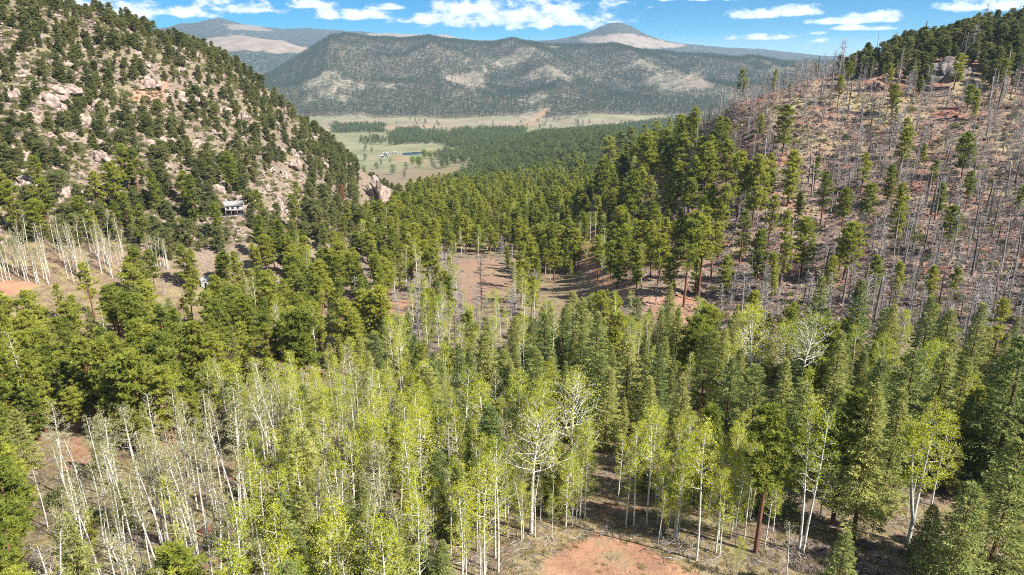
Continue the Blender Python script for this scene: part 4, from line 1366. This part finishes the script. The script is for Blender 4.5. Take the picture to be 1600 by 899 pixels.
# far woods
def far_woods():
    def grid(s0, s1, y0, y1, sp):
        rows = np.arange(y0, y1, sp)
        X, Y = [], []
        for y in rows:
            x = np.arange(s0 * y, s1 * y, sp)
            X.append(x + rng.uniform(-.5, .5, len(x)) * sp); Y.append(y + rng.uniform(-.5, .5, len(x)) * sp)
        X, Y = np.concatenate(X), np.concatenate(Y)
        Z = terrain(X, Y)
        return X, Y, Z, *project(X, Y, Z)
    # long mountain
    X, Y, Z, px, py = grid(-0.50, 0.56, 2140, 3900, 10.0)
    n = 1.2 * fbm(X / 200, Y / 260, 4, 95) + 0.35 * fbm(X / 40, Y / 40, 3, 96)
    gul = ridged(X / 430 + Y / 2400, Y / 1000, 3, 41)
    keep = n - 0.26 * gul + 0.15 * sstep(2500, 2150, Y) > -0.21 - 0.10 * sstep(950, 550, px) + 0.12 * sstep(900, 1100, px) + rng.uniform(-.05, .05, len(X))
    for poly in ([(690, 120), (735, 118), (765, 140), (740, 144), (700, 132)], [(815, 180), (845, 172), (862, 168), (862, 176), (835, 192), (800, 192)], [(1060, 125), (1090, 115), (1120, 138), (1090, 140)]):
        keep &= ~(inside(poly, px, py) & (rng.uniform(0, 1, len(X)) > 0.12))
    keep &= Y + 80 * fbm(X / 120, Y / 120, 3, 64) > 2165
    X, Y, Z = X[keep], Y[keep], Z[keep]
    k = len(X)
    gn_scatter('mountain_forest', np.stack([X, Y, Z - 0.3], -1), np.stack([0 * X, 0 * X, rng.uniform(0, 6.28, k)], -1), rng.uniform(0.75, 1.35, k), rng.integers(0, 3, k), whole_collection('far_pine'), 'dark pine forest covering the long mountain beyond the meadow')
    print('FAR', k)
    # spur and meadow woods
    X, Y, Z, px, py = grid(-0.45, 0.5, 560, 2160, 8.0)
    keep = np.zeros(len(X), bool)
    spur = [(700, 300), (740, 262), (765, 240), (800, 222), (850, 210), (900, 205), (965, 198), (1100, 180), (1200, 190), (1200, 330), (900, 330)]
    keep |= inside(spur, px, py) & (fbm(X / 40, Y / 40, 3, 97) > -0.2)
    for poly, dn in (([(520, 194), (595, 196), (600, 208), (520, 208)], .9), ([(606, 208), (640, 205), (700, 210), (720, 206), (770, 203), (830, 204), (800, 216), (760, 226), (720, 232), (690, 226), (610, 226)], .75), ([(560, 216), (605, 216), (605, 226), (560, 224)], .35), ([(672, 244), (720, 240), (770, 236), (770, 258), (700, 256), (675, 252)], .45),
                     ([(720, 226), (860, 214), (820, 236), (730, 240)], .5), ([(540, 205), (640, 190), (1000, 186), (1000, 200), (700, 215)], .012), ([(560, 236), (700, 232), (740, 262), (640, 285), (560, 270)], .02)):
        keep |= inside(poly, px + 26 * fbm(X / 60, Y / 60, 3, 57), py + 7 * fbm(X / 60, Y / 60, 3, 58)) & (rng.uniform(0, 1, len(X)) < dn) & (Y > 700)
    # hidden flank behind the rocky hill
    keep |= (px < 520) & (Y < 1300) & (fbm(X / 60, Y / 60, 3, 98) > 0.02)
    keep &= ~(inside([(612, 234), (662, 234), (690, 246), (650, 262), (600, 252)], px, py))
    X, Y, Z = X[keep], Y[keep], Z[keep]
    k = len(X)
    gn_scatter('valley_woods', np.stack([X, Y, Z - 0.3], -1), np.stack([0 * X, 0 * X, rng.uniform(0, 6.28, k)], -1), rng.uniform(0.6, 1.15, k), rng.integers(0, 3, k), whole_collection('small_pine'), 'pine woods on the spur and in belts across the meadow')
    print('MID', k)


far_woods()


# ------------------------------------------------------------------ rocks
def rock_mesh(name, seed, mat, flat=0.7, sub=2, rough=0.28, stretch=(1, 1, 1)):
    import bmesh
    r = np.random.default_rng(seed)
    bm = bmesh.new()
    bmesh.ops.create_icosphere(bm, subdivisions=sub, radius=1.0)
    planes = r.normal(size=(9, 3))
    planes /= np.linalg.norm(planes, axis=1)[:, None]
    dist = r.uniform(0.6, 1.05, 9)
    for v in bm.verts:
        p = np.array(v.co)
        p = p / (np.abs(p) ** 6).sum() ** (1 / 6)
        for n_, d_ in zip(planes, dist):
            q = p @ n_
            if q > d_:
                p = p - n_ * (q - d_) * 0.95
        p = p * (1 + rough * (r.uniform() - 0.5) * 0.6)
        v.co = p * np.array([stretch[0], stretch[1], stretch[2] * flat])
    me = bpy.data.meshes.new(name)
    bm.to_mesh(me)
    bm.free()
    me.materials.append(mat)
    return me


def crag(name, seed, mat, w, d, h, cave=False, n=16):
    """one jointed rock mass: angular blocks and slabs grown together"""
    import bmesh
    r = np.random.default_rng(seed)
    g = Geo()
    bm = bmesh.new()
    bmesh.ops.create_icosphere(bm, subdivisions=3, radius=1.0)
    bm.verts.index_update()
    U = np.array([v.co[:] for v in bm.verts])
    U = U / (np.abs(U) ** 7).sum(1)[:, None] ** (1 / 7)
    T = np.array([[v.index for v in f.verts] for f in bm.faces])
    bm.free()
    dip = r.uniform(-0.25, 0.25)
    for k in range(n):
        a = r.uniform(0, 6.28)
        q = math.sqrt(r.uniform(0, 1))
        cx, cy = w * 0.72 * q * math.cos(a), d * 0.72 * q * math.sin(a)
        if cave and abs(cx + 0.5) < 0.22 * w and cy < 0:
            continue
        top = h * (1 - 0.62 * q ** 1.5) * r.uniform(0.72, 1.05)
        pl = r.normal(size=(6, 3)) * np.array([1, 1, 0.6])
        pl /= np.linalg.norm(pl, axis=1)[:, None]
        ds = r.uniform(0.62, 1.0, 6)
        ya = r.uniform(0, 3.1)
        Rz = np.array([[math.cos(ya), -math.sin(ya), 0], [math.sin(ya), math.cos(ya), 0], [0, 0, 1]])
        Rx = Matrix.Rotation(r.normal(0, 0.3), 3, 'X') @ Matrix.Rotation(r.normal(0, 0.3), 3, 'Y')
        Rx = np.array(Rx)
        P_ = U.copy()
        for n_, d_ in zip(pl, ds):
            e = P_ @ n_
            P_ = P_ - n_[None] * np.maximum(0, e - d_)[:, None]
        P_ += 0.10 * fbm(U[:, 0] * 2 + 9 * k + seed, U[:, 1] * 2 + U[:, 2] * 2.3, 3, seed)[:, None] * U * 2
        sx, sy = w * r.uniform(0.22, 0.42), d * r.uniform(0.22, 0.45)
        V = (P_ * np.array([sx, sy, top * 0.62]) * 0.92) @ Rx.T @ Rz.T
        V[:, 0] += dip * V[:, 2]
        V += np.array([cx, cy, top * 0.40 - 0.1 * h])
        g.add(V, T)
    return mesh_np(name, *g.arrays(), mat)


def rocks():
    p = ground_at([590], [318])[0]
    obj('rock_outcrop', crag('rock_outcrop', 3, M['rock'], 8.5, 7.5, 24, cave=True, n=26), loc=(p[0], p[1] + 6, p[2] - 2.0), label='tall pink granite outcrop with a dark cleft above the pine wood', cat='rock outcrop')
    p = ground_at([578], [330])[0]
    obj('rock_outcrop', crag('rock_outcrop', 8, M['rock'], 6, 5, 9), loc=(p[0], p[1] + 3, p[2] - 1), label='low granite knob leaning against the tall cleft outcrop', cat='rock outcrop')
    p = ground_at([1500], [128])[0]
    obj('cliff', crag('cliff', 5, M['greyrock'], 12, 7, 15, n=30), loc=(p[0], p[1] + 8, p[2] - 1), label='dark grey rock cliff on the pine-covered ridge', cat='cliff')
    p = ground_at([1466], [128])[0]
    obj('cliff', crag('cliff', 6, M['greyrock'], 8, 6, 8, n=20), loc=(p[0], p[1] + 6, p[2] - 1), label='lower shoulder of dark rock beside the grey ridge cliff', cat='cliff')
    p = ground_at([1378], [140])[0]
    obj('rock_outcrop', crag('rock_outcrop', 7, M['redrock'], 6, 4, 6), loc=(p[0], p[1] + 3, p[2] - 1), label='reddish rock outcrop at the top of the burned slope', cat='rock outcrop')
    crags = [crag('rock_outcrop', 20 + q, M['rock'], 4.6, 3.2, 4.0, n=14) for q in range(5)]
    spots = [(75, 158), (95, 142), (40, 180), (262, 152), (300, 150), (410, 172), (395, 180), (425, 190), (445, 168), (462, 178), (470, 192), (215, 232), (232, 228), (200, 238), (130, 222), (150, 245), (425, 285), (440, 275), (410, 292), (452, 262), (395, 300), (430, 305), (250, 260), (280, 275), (325, 255),
             (245, 240), (510, 300), (530, 330), (500, 315), (470, 330), (60, 60), (95, 100), (190, 95), (215, 85), (330, 120), (350, 175), (375, 135), (280, 110), (15, 110), (490, 215), (505, 235), (520, 250), (120, 275), (30, 250), (180, 290), (330, 205), (255, 195)]
    spots += [(float(a), float(b)) for a, b in zip(rng.uniform(10, 520, 60), rng.uniform(60, 330, 60))]
    g = ground_at([s[0] for s in spots], [s[1] for s in spots])
    for (a, b), q in zip(spots, g):
        if q[1] > 620:
            continue
        s = rng.uniform(0.6, 1.5)
        o = obj('rock_outcrop', crags[int(rng.integers(5))], loc=(q[0], q[1] + 1.2, q[2] - 0.9), label=('large ' if s > 1.2 else ('small ' if s < 0.85 else '')) + 'weathered pink granite outcrop breaking the steep rocky hill', cat='rock outcrop', group='granite outcrops on the rocky hill')
        o.scale = (s * rng.uniform(0.9, 1.5), s, s * rng.uniform(0.6, 1.2))
        o.rotation_euler = (rng.normal(0, 0.12), rng.normal(0, 0.12), rng.uniform(0, 6.28))
    for mat, key, lab, grp, boxes, n in (('rock', 'hill', 'loose pale granite boulder on the steep rocky hill', 'boulders on the rocky hill', [(0, 480, 60, 340)], 150), ('redrock', 'burn', 'reddish boulder lying on the burned slope', 'boulders on the burned slope', [(1110, 1600, 130, 480)], 130)):
        ms = [rock_mesh('boulder', 300 + q + (50 if mat == 'rock' else 0), M[mat], rng.uniform(0.55, 0.9)) for q in range(5)]
        for (x0, x1, y0, y1) in boxes:
            g = ground_at(rng.uniform(x0, x1, n), rng.uniform(y0, y1, n))
            for q in g:
                if q[1] > 620:
                    continue
                s = rng.uniform(0.5, 1.5) if key == 'hill' else rng.uniform(0.35, 1.0)
                o = obj('boulder', ms[int(rng.integers(5))], loc=(q[0], q[1], q[2] + 0.15 * s), label=lab, cat='boulder', group=grp)
                o.scale = (s * rng.uniform(0.8, 1.4), s * rng.uniform(0.8, 1.2), s)
                o.rotation_euler = (rng.normal(0, 0.2), rng.normal(0, 0.2), rng.uniform(0, 6.28))
    # loose stones nobody could count
    for nm, mt, (x0, x1, y0, y1), n, sz, lab in (('hill_scree', 'rock', (-40, 620, 10, 380), 7000, (0.2, 1.0), 'loose granite stones strewn over the rocky hill'), ('slope_stones', 'redrock', (1000, 1640, 110, 520), 9000, (0.12, 0.62), 'small reddish stones strewn over the burned slope'),
                                                 ('clearing_stones', 'redrock', (600, 1600, 420, 899), 900, (0.05, 0.16), 'small stones on the clearings and forest floor')):
        c = bpy.data.collections.new(nm + '_source')
        for q in range(4):
            c.objects.link(bpy.data.objects.new(nm + '_source', rock_mesh(nm, 400 + q, M[mt], 0.65, 1)))
        g = ground_at(rng.uniform(x0, x1, n), rng.uniform(y0, y1, n))
        g = g[g[:, 1] < 650]
        k = len(g)
        gn_scatter(nm, g, np.stack([rng.normal(0, .3, k), rng.normal(0, .3, k), rng.uniform(0, 6.28, k)], -1), rng.uniform(sz[0], sz[1], k) ** 1.0, rng.integers(0, 4, k), c, lab)


rocks()


# ------------------------------------------------------------------ fallen logs, brush pile, grass, shrubs
def log_mesh(seed, ln, rad, mat):
    r = np.random.default_rng(seed)
    g = Geo()
    t = np.linspace(-0.5, 0.5, 6)
    g.tube(np.stack([t * ln, r.normal(0, 0.04, 6), 0 * t], -1), rad * (1 - 0.5 * (t + 0.5)), 6, cap=True)
    for k in range(7):
        f = r.uniform(-0.3, 0.5)
        a = r.uniform(0, 6.28)
        g.tube([(f * ln, 0, 0), (f * ln + 0.3, math.cos(a) * 0.7, abs(math.sin(a)) * 0.6)], [0.03, 0.01], 3)
    return mesh_np('fallen_log', *g.arrays(), mat)


def litter():
    for mt, (x0, x1, y0, y1), n, lab, grp in (('burn', (1120, 1600, 150, 500), 90, 'charred log lying on the burned slope', 'fallen logs on the burned slope'), ('silver', (1120, 1600, 150, 500), 70, 'bleached grey log lying on the burned slope', 'fallen logs on the burned slope'),
                                              ('silver', (600, 830, 430, 560), 14, 'bleached grey log lying in the tan clearing', 'fallen logs in the tan clearing'), ('bark', (280, 470, 720, 890), 10, 'brown log fallen among the white aspen trunks', 'fallen logs in the aspen stand')):
        ms = [log_mesh(500 + q, rng.uniform(3, 8), rng.uniform(0.09, 0.17), M[mt]) for q in range(5)]
        g = ground_at(rng.uniform(x0, x1, n), rng.uniform(y0, y1, n))
        for q in g:
            if q[1] > 400:
                continue
            az = rng.normal(0, 0.7)
            dx, dy = math.cos(az), math.sin(az)
            z1, z2 = terrain(np.array([q[0] + dx, q[0] - dx]), np.array([q[1] + dy, q[1] - dy]))
            o = obj('fallen_log', ms[int(rng.integers(5))], loc=(q[0], q[1], q[2] + 0.12), label=lab, cat='log', group=grp)
            o.rotation_euler = (0, -math.atan2(z1 - z2, 2.0), az)
    # brush pile at the edge of the red dirt
    p = ground_at([1062], [862])[0]
    e = obj('brush_pile', None, loc=p, label='heap of dead grey branches at the edge of the red dirt clearing', cat='brush pile')
    r = np.random.default_rng(77)
    for k in range(46):
        g = Geo()
        a = r.uniform(0, 6.28)
        c = np.array([r.normal(0, 1.5), r.normal(0, 0.8), r.uniform(0.05, 0.75)])
        d = np.array([math.cos(a), math.sin(a) * 0.8, r.normal(0, 0.22)])
        ln = r.uniform(0.7, 1.8)
        g.tube([c - d * ln * 0.5, c + r.normal(0, 0.08, 3), c + d * ln * 0.5], [0.045, 0.035, 0.012], 4)
        for q in range(4):
            s0 = c + d * ln * r.uniform(-0.3, 0.5)
            g.tube([s0, s0 + unit(d + r.normal(0, 0.6, 3)) * 0.5], [0.018, 0.006], 3)
        o = obj('branch', mesh_np('branch', *g.arrays(), M['burn' if k % 2 else 'silver']), parent=e)
    # dry grass tufts
    c = bpy.data.collections.new('grass_source')
    for q in range(4):
        r = np.random.default_rng(600 + q)
        g = Geo()
        n = 26
        C = np.stack([r.normal(0, 0.16, n), r.normal(0, 0.16, n), np.full(n, -0.02)], -1)
        g.leaves(C, r.normal(0, 0.45, (n, 3)) + np.array([0, 0, 1.0]), 0.34, 0.045, r)
        c.objects.link(bpy.data.objects.new('grass_source', mesh_np('grass_tuft', *g.arrays(), M['grass'])))
    n = 15000
    g = ground_at(rng.uniform(-60, 1660, n), rng.uniform(560, 1000, n) ** 1.0)
    px, py = project(g[:, 0], g[:, 1], g[:, 2])
    jx = px + 24 * fbm(g[:, 0] / 4, g[:, 1] / 4, 3, 71)
    k = ~inside([(x + (x - 960) * -0.06, y + 8) for x, y in PAD], jx, py) | (rng.uniform(0, 1, len(g)) < 0.10)
    k &= fbm(g[:, 0] / 5, g[:, 1] / 5, 3, 33) > -0.12
    g = g[k]
    k = len(g)
    gn_scatter('dry_grass', g, np.stack([0 * g[:, 0], 0 * g[:, 0], rng.uniform(0, 6.28, k)], -1), rng.uniform(0.5, 1.3, k), rng.integers(0, 4, k), c, 'dry straw grass tufts on the forest floor')
    # fallen twigs
    c = bpy.data.collections.new('twig_source')
    for q in range(4):
        r = np.random.default_rng(640 + q)
        g = Geo()
        for w_ in range(5):
            a = r.uniform(0, 6.28)
            o_ = r.normal(0, 0.35, 3) * np.array([1, 1, 0]) + np.array([0, 0, 0.04])
            d_ = np.array([math.cos(a), math.sin(a), r.normal(0, 0.12)])
            g.tube([o_ - d_ * 0.4, o_ + d_ * r.uniform(0.2, 0.6)], [0.03, 0.012], 3)
        c.objects.link(bpy.data.objects.new('twig_source', mesh_np('twig', *g.arrays(), M['burn' if q % 2 else 'silver'])))
    g = np.concatenate([ground_at(rng.uniform(-60, 1660, 5200), rng.uniform(560, 900, 5200)), ground_at(rng.uniform(1090, 1640, 4200), rng.uniform(130, 540, 4200)), ground_at(rng.uniform(600, 1100, 700), rng.uniform(420, 560, 700))])
    px, py = project(g[:, 0], g[:, 1], g[:, 2])
    g = g[(g[:, 1] < 420) & ~(inside(PAD, px, py) & (rng.uniform(0, 1, len(g)) > 0.12))]
    k = len(g)
    gn_scatter('twig_litter', g, np.stack([0 * g[:, 0], 0 * g[:, 0], rng.uniform(0, 6.28, k)], -1), rng.uniform(0.5, 1.5, k) * (1 + (g[:, 1] > 120)), rng.integers(0, 4, k), c, 'dead twigs and sticks littering the ground')
    # scrub on slopes and clearings
    n = 1500
    g = np.concatenate([ground_at(rng.uniform(1090, 1620, 2600), rng.uniform(120, 520, 2600)), ground_at(rng.uniform(-20, 560, 1300), rng.uniform(20, 380, 1300)), ground_at(rng.uniform(600, 840, 130), rng.uniform(420, 560, 130)), ground_at(rng.uniform(1190, 1430, 40), rng.uniform(850, 899, 40))])
    g = g[g[:, 1] < 600]
    k = len(g)
    hb = ground_at(rng.uniform(-20, 620, 4200), rng.uniform(10, 380, 4200))
    hb = np.concatenate([hb, ground_at(rng.uniform(1100, 1620, 420), rng.uniform(150, 520, 420))])
    hb = hb[hb[:, 1] < 620]
    kb = len(hb)
    gn_scatter('hillside_brush', hb, np.stack([0 * hb[:, 0], 0 * hb[:, 0], rng.uniform(0, 6.28, kb)], -1), rng.uniform(0.5, 1.5, kb), rng.integers(0, 2, kb), whole_collection('leafy_bush'), 'low olive brush growing over the rocky hill and burned slope')
    gn_scatter('slope_scrub', g, np.stack([0 * g[:, 0], 0 * g[:, 0], rng.uniform(0, 6.28, k)], -1), rng.uniform(0.4, 1.2, k), rng.integers(0, 3, k), whole_collection('dry_shrub'), 'low grey-brown scrub on the slopes and clearings')


litter()


# ------------------------------------------------------------------ buildings and pond
def gable(w, d, h, rise, over):
    """roof slabs of a gable along x"""
    g = Geo()
    for sgn in (-1, 1):
        y0, z0 = sgn * (d / 2 + over), h - over * rise / (d / 2)
        V = [(-w / 2 - over, y0, z0), (w / 2 + over, y0, z0), (w / 2 + over, 0, h + rise), (-w / 2 - over, 0, h + rise)]
        V += [(x, y, z + 0.22) for x, y, z in V]
        T = [(0, 1, 2), (0, 2, 3), (4, 6, 5), (4, 7, 6)]
        for a in range(4):
            b = (a + 1) % 4
            T += [(a, b, b + 4), (a, b + 4, a + 4)]
        g.add(V, T)
    return g


def prism_wall(w, d, h, rise):
    g = Geo()
    V = [(x, y, z) for x in (-w / 2, w / 2) for (y, z) in ((-d / 2, -1.5), (d / 2, -1.5), (d / 2, h), (0, h + rise), (-d / 2, h))]
    T = []
    for a in range(5):
        b = (a + 1) % 5
        T += [(a, b, b + 5), (a, b + 5, a + 5)]
    for o in (0, 5):
        T += [(o, o + 1, o + 2), (o, o + 2, o + 4), (o + 2, o + 3, o + 4)]
    g.add(V, T)
    return g


def box_obj(name, parent, mat, *b):
    g = Geo()
    g.box(*b)
    return obj(name, mesh_np(name, *g.arrays(), mat), parent=parent)


def house():
    p = ground_at([362], [338])[0]
    e = obj('house', None, loc=(p[0], p[1] + 3, p[2] + 0.6), label='white two-storey house with a grey gable roof at the foot of the rocky hill', cat='house')
    e.rotation_euler = (0, 0, 0.35)
    e.scale = (0.62, 0.62, 0.62)
    w, d, h, rise = 9.5, 6.5, 5.2, 1.9
    obj('wall', mesh_np('wall', *prism_wall(w, d, h, rise).arrays(), M['wall']), parent=e)
    rf = obj('roof', mesh_np('roof', *gable(w, d, h + 0.02, rise, 0.55).arrays(), M['roof']), parent=e)
    box_obj('chimney', rf, M['wall'], -4.2, -3.3, -0.4, 0.5, h + 0.6, h + rise + 1.4)
    for z in (0.7, 3.1):
        for x in (-3.2, -0.6, 2.2):
            if z < 1 and x == -0.6:
                continue
            wn = box_obj('window', e, M['trim'], x - 0.75, x + 0.75, -d / 2 - 0.06, -d / 2 + 0.02, z, z + 1.5)
            for q in (0, 1):
                box_obj('pane', wn, M['glass'], x - 0.68 + 0.70 * q, x - 0.04 + 0.70 * q, -d / 2 - 0.075, -d / 2 - 0.03, z + 0.08, z + 1.42)
    for y in (-1.6, 1.4):
        wn = box_obj('window', e, M['trim'], w / 2 - 0.02, w / 2 + 0.06, y - 0.7, y + 0.7, 3.1, 4.5)
        box_obj('pane', wn, M['glass'], w / 2 + 0.03, w / 2 + 0.075, y - 0.62, y + 0.62, 3.2, 4.4)
    dr = box_obj('door', e, M['trim'], -1.15, -0.15, -d / 2 - 0.07, -d / 2 + 0.02, -0.1, 2.0)
    box_obj('handle', dr, M['pale_roof'], -0.32, -0.24, -d / 2 - 0.12, -d / 2 - 0.06, 0.9, 1.0)
    dk = box_obj('deck', e, M['wood'], -w / 2, w / 2 + 1.5, -d / 2 - 2.4, -d / 2 - 0.08, 2.55, 2.75)
    for x in (-4.6, -1.5, 1.8, 6.0):
        box_obj('deck_post', dk, M['wood'], x - 0.1, x + 0.1, -d / 2 - 2.35, -d / 2 - 2.15, -1.5, 2.55)
    box_obj('deck_rail', dk, M['wall'], -w / 2, w / 2 + 1.5, -d / 2 - 2.38, -d / 2 - 2.28, 3.55, 3.65)
    for x in np.arange(-4.7, 6.2, 0.9):
        box_obj('baluster', dk, M['wall'], x - 0.05, x + 0.05, -d / 2 - 2.36, -d / 2 - 2.29, 2.75, 3.55)
    # shed below it
    p = ground_at([328], [452])[0]
    e = obj('shed', None, loc=(p[0], p[1] + 1, p[2] + 0.2), label='small shed with a pale sheet roof half hidden among the pines', cat='shed')
    e.rotation_euler = (0, 0, -0.5)
    obj('wall', mesh_np('wall', *prism_wall(4.4, 3.4, 2.4, 0.9).arrays(), M['wall']), parent=e)
    obj('roof', mesh_np('roof', *gable(4.4, 3.4, 2.42, 0.9, 0.35).arrays(), M['pale_roof']), parent=e)
    box_obj('door', e, M['trim'], -0.5, 0.5, -1.78, -1.68, -0.3, 1.9)
    # ranch buildings by the pond and a house at the wood's edge
    for (a, b, w, d, h, rise, rot, rm, lab, cat) in [(604, 243, 12, 7, 3.2, 1.6, 0.2, 'pale_roof', 'long pale-roofed ranch barn beside the pond', 'barn'), (617, 241, 7, 5, 2.8, 1.2, 0.5, 'pale_roof', 'smaller pale-roofed ranch shed beside the barn', 'shed'), (738, 270, 13, 8, 4, 2.2, -0.3, 'pale_roof', 'pale house at the edge of the pine wood facing the meadow', 'house'), (598, 247, 8, 6, 3, 1.5, 0.0, 'roof', 'grey-roofed outbuilding below the ranch barn', 'outbuilding')]:
        p = ground_at([a], [b], 500, 2200)[0]
        e = obj('ranch_building' if cat != 'house' else 'house', None, loc=(p[0], p[1], p[2] + 0.3), label=lab, cat=cat)
        e.rotation_euler = (0, 0, rot)
        obj('wall', mesh_np('wall', *prism_wall(w, d, h, rise).arrays(), M['wall']), parent=e)
        obj('roof', mesh_np('roof', *gable(w, d, h + 0.02, rise, 0.5).arrays(), M[rm]), parent=e)
        box_obj('door', e, M['trim'], -1.4, 1.4, -d / 2 - 0.08, -d / 2 + 0.02, -0.1, 2.8)
        for x in (-w * 0.33, w * 0.33):
            box_obj('window', e, M['glass'], x - 0.7, x + 0.7, -d / 2 - 0.08, -d / 2 + 0.02, 1.0, 2.3)
    # pond
    p = ground_at([646], [241], 700, 2200)[0]
    a = np.linspace(0, 2 * math.pi, 48, endpoint=False)
    rr = 1 + 0.22 * np.sin(2 * a + 1) + 0.10 * np.sin(5 * a)
    X, Y = p[0] + 17 * rr * np.cos(a), p[1] + 22 * rr * np.sin(a)
    zt = terrain(X, Y).max() + 0.25
    V = [(p[0], p[1], zt)] + [(x, y, zt) for x, y in zip(X, Y)] + [(x, y, zt - 14) for x, y in zip(X * 1.0, Y)]
    n = len(a)
    T = []
    for i in range(n):
        j = (i + 1) % n
        T += [(0, 1 + i, 1 + j), (1 + i, 1 + n + i, 1 + n + j), (1 + i, 1 + n + j, 1 + j)]
    obj('pond_water', mesh_np('pond_water', V, T, M['water']), kind='structure', label='small blue pond in the meadow')


house()


# ------------------------------------------------------------------ haze
def haze():
    m, nt, out = mat_new('haze_air')
    v = nt.nodes.new('ShaderNodeVolumePrincipled')
    v.inputs['Color'].default_value = (0.55, 0.76, 1.0, 1)
    v.inputs['Density'].default_value = 5.6e-5
    v.inputs['Anisotropy'].default_value = 0.1
    nt.links.new(v.outputs[0], out.inputs['Volume'])
    g = Geo()
    g.box(-17500, 17500, -300, 14000, ZMIN - 1.5, max(ZMAX, CZ) + 15)
    obj('haze', mesh_np('haze', *g.arrays(), m), kind='stuff', label='thin blue mountain haze filling the air')


haze()
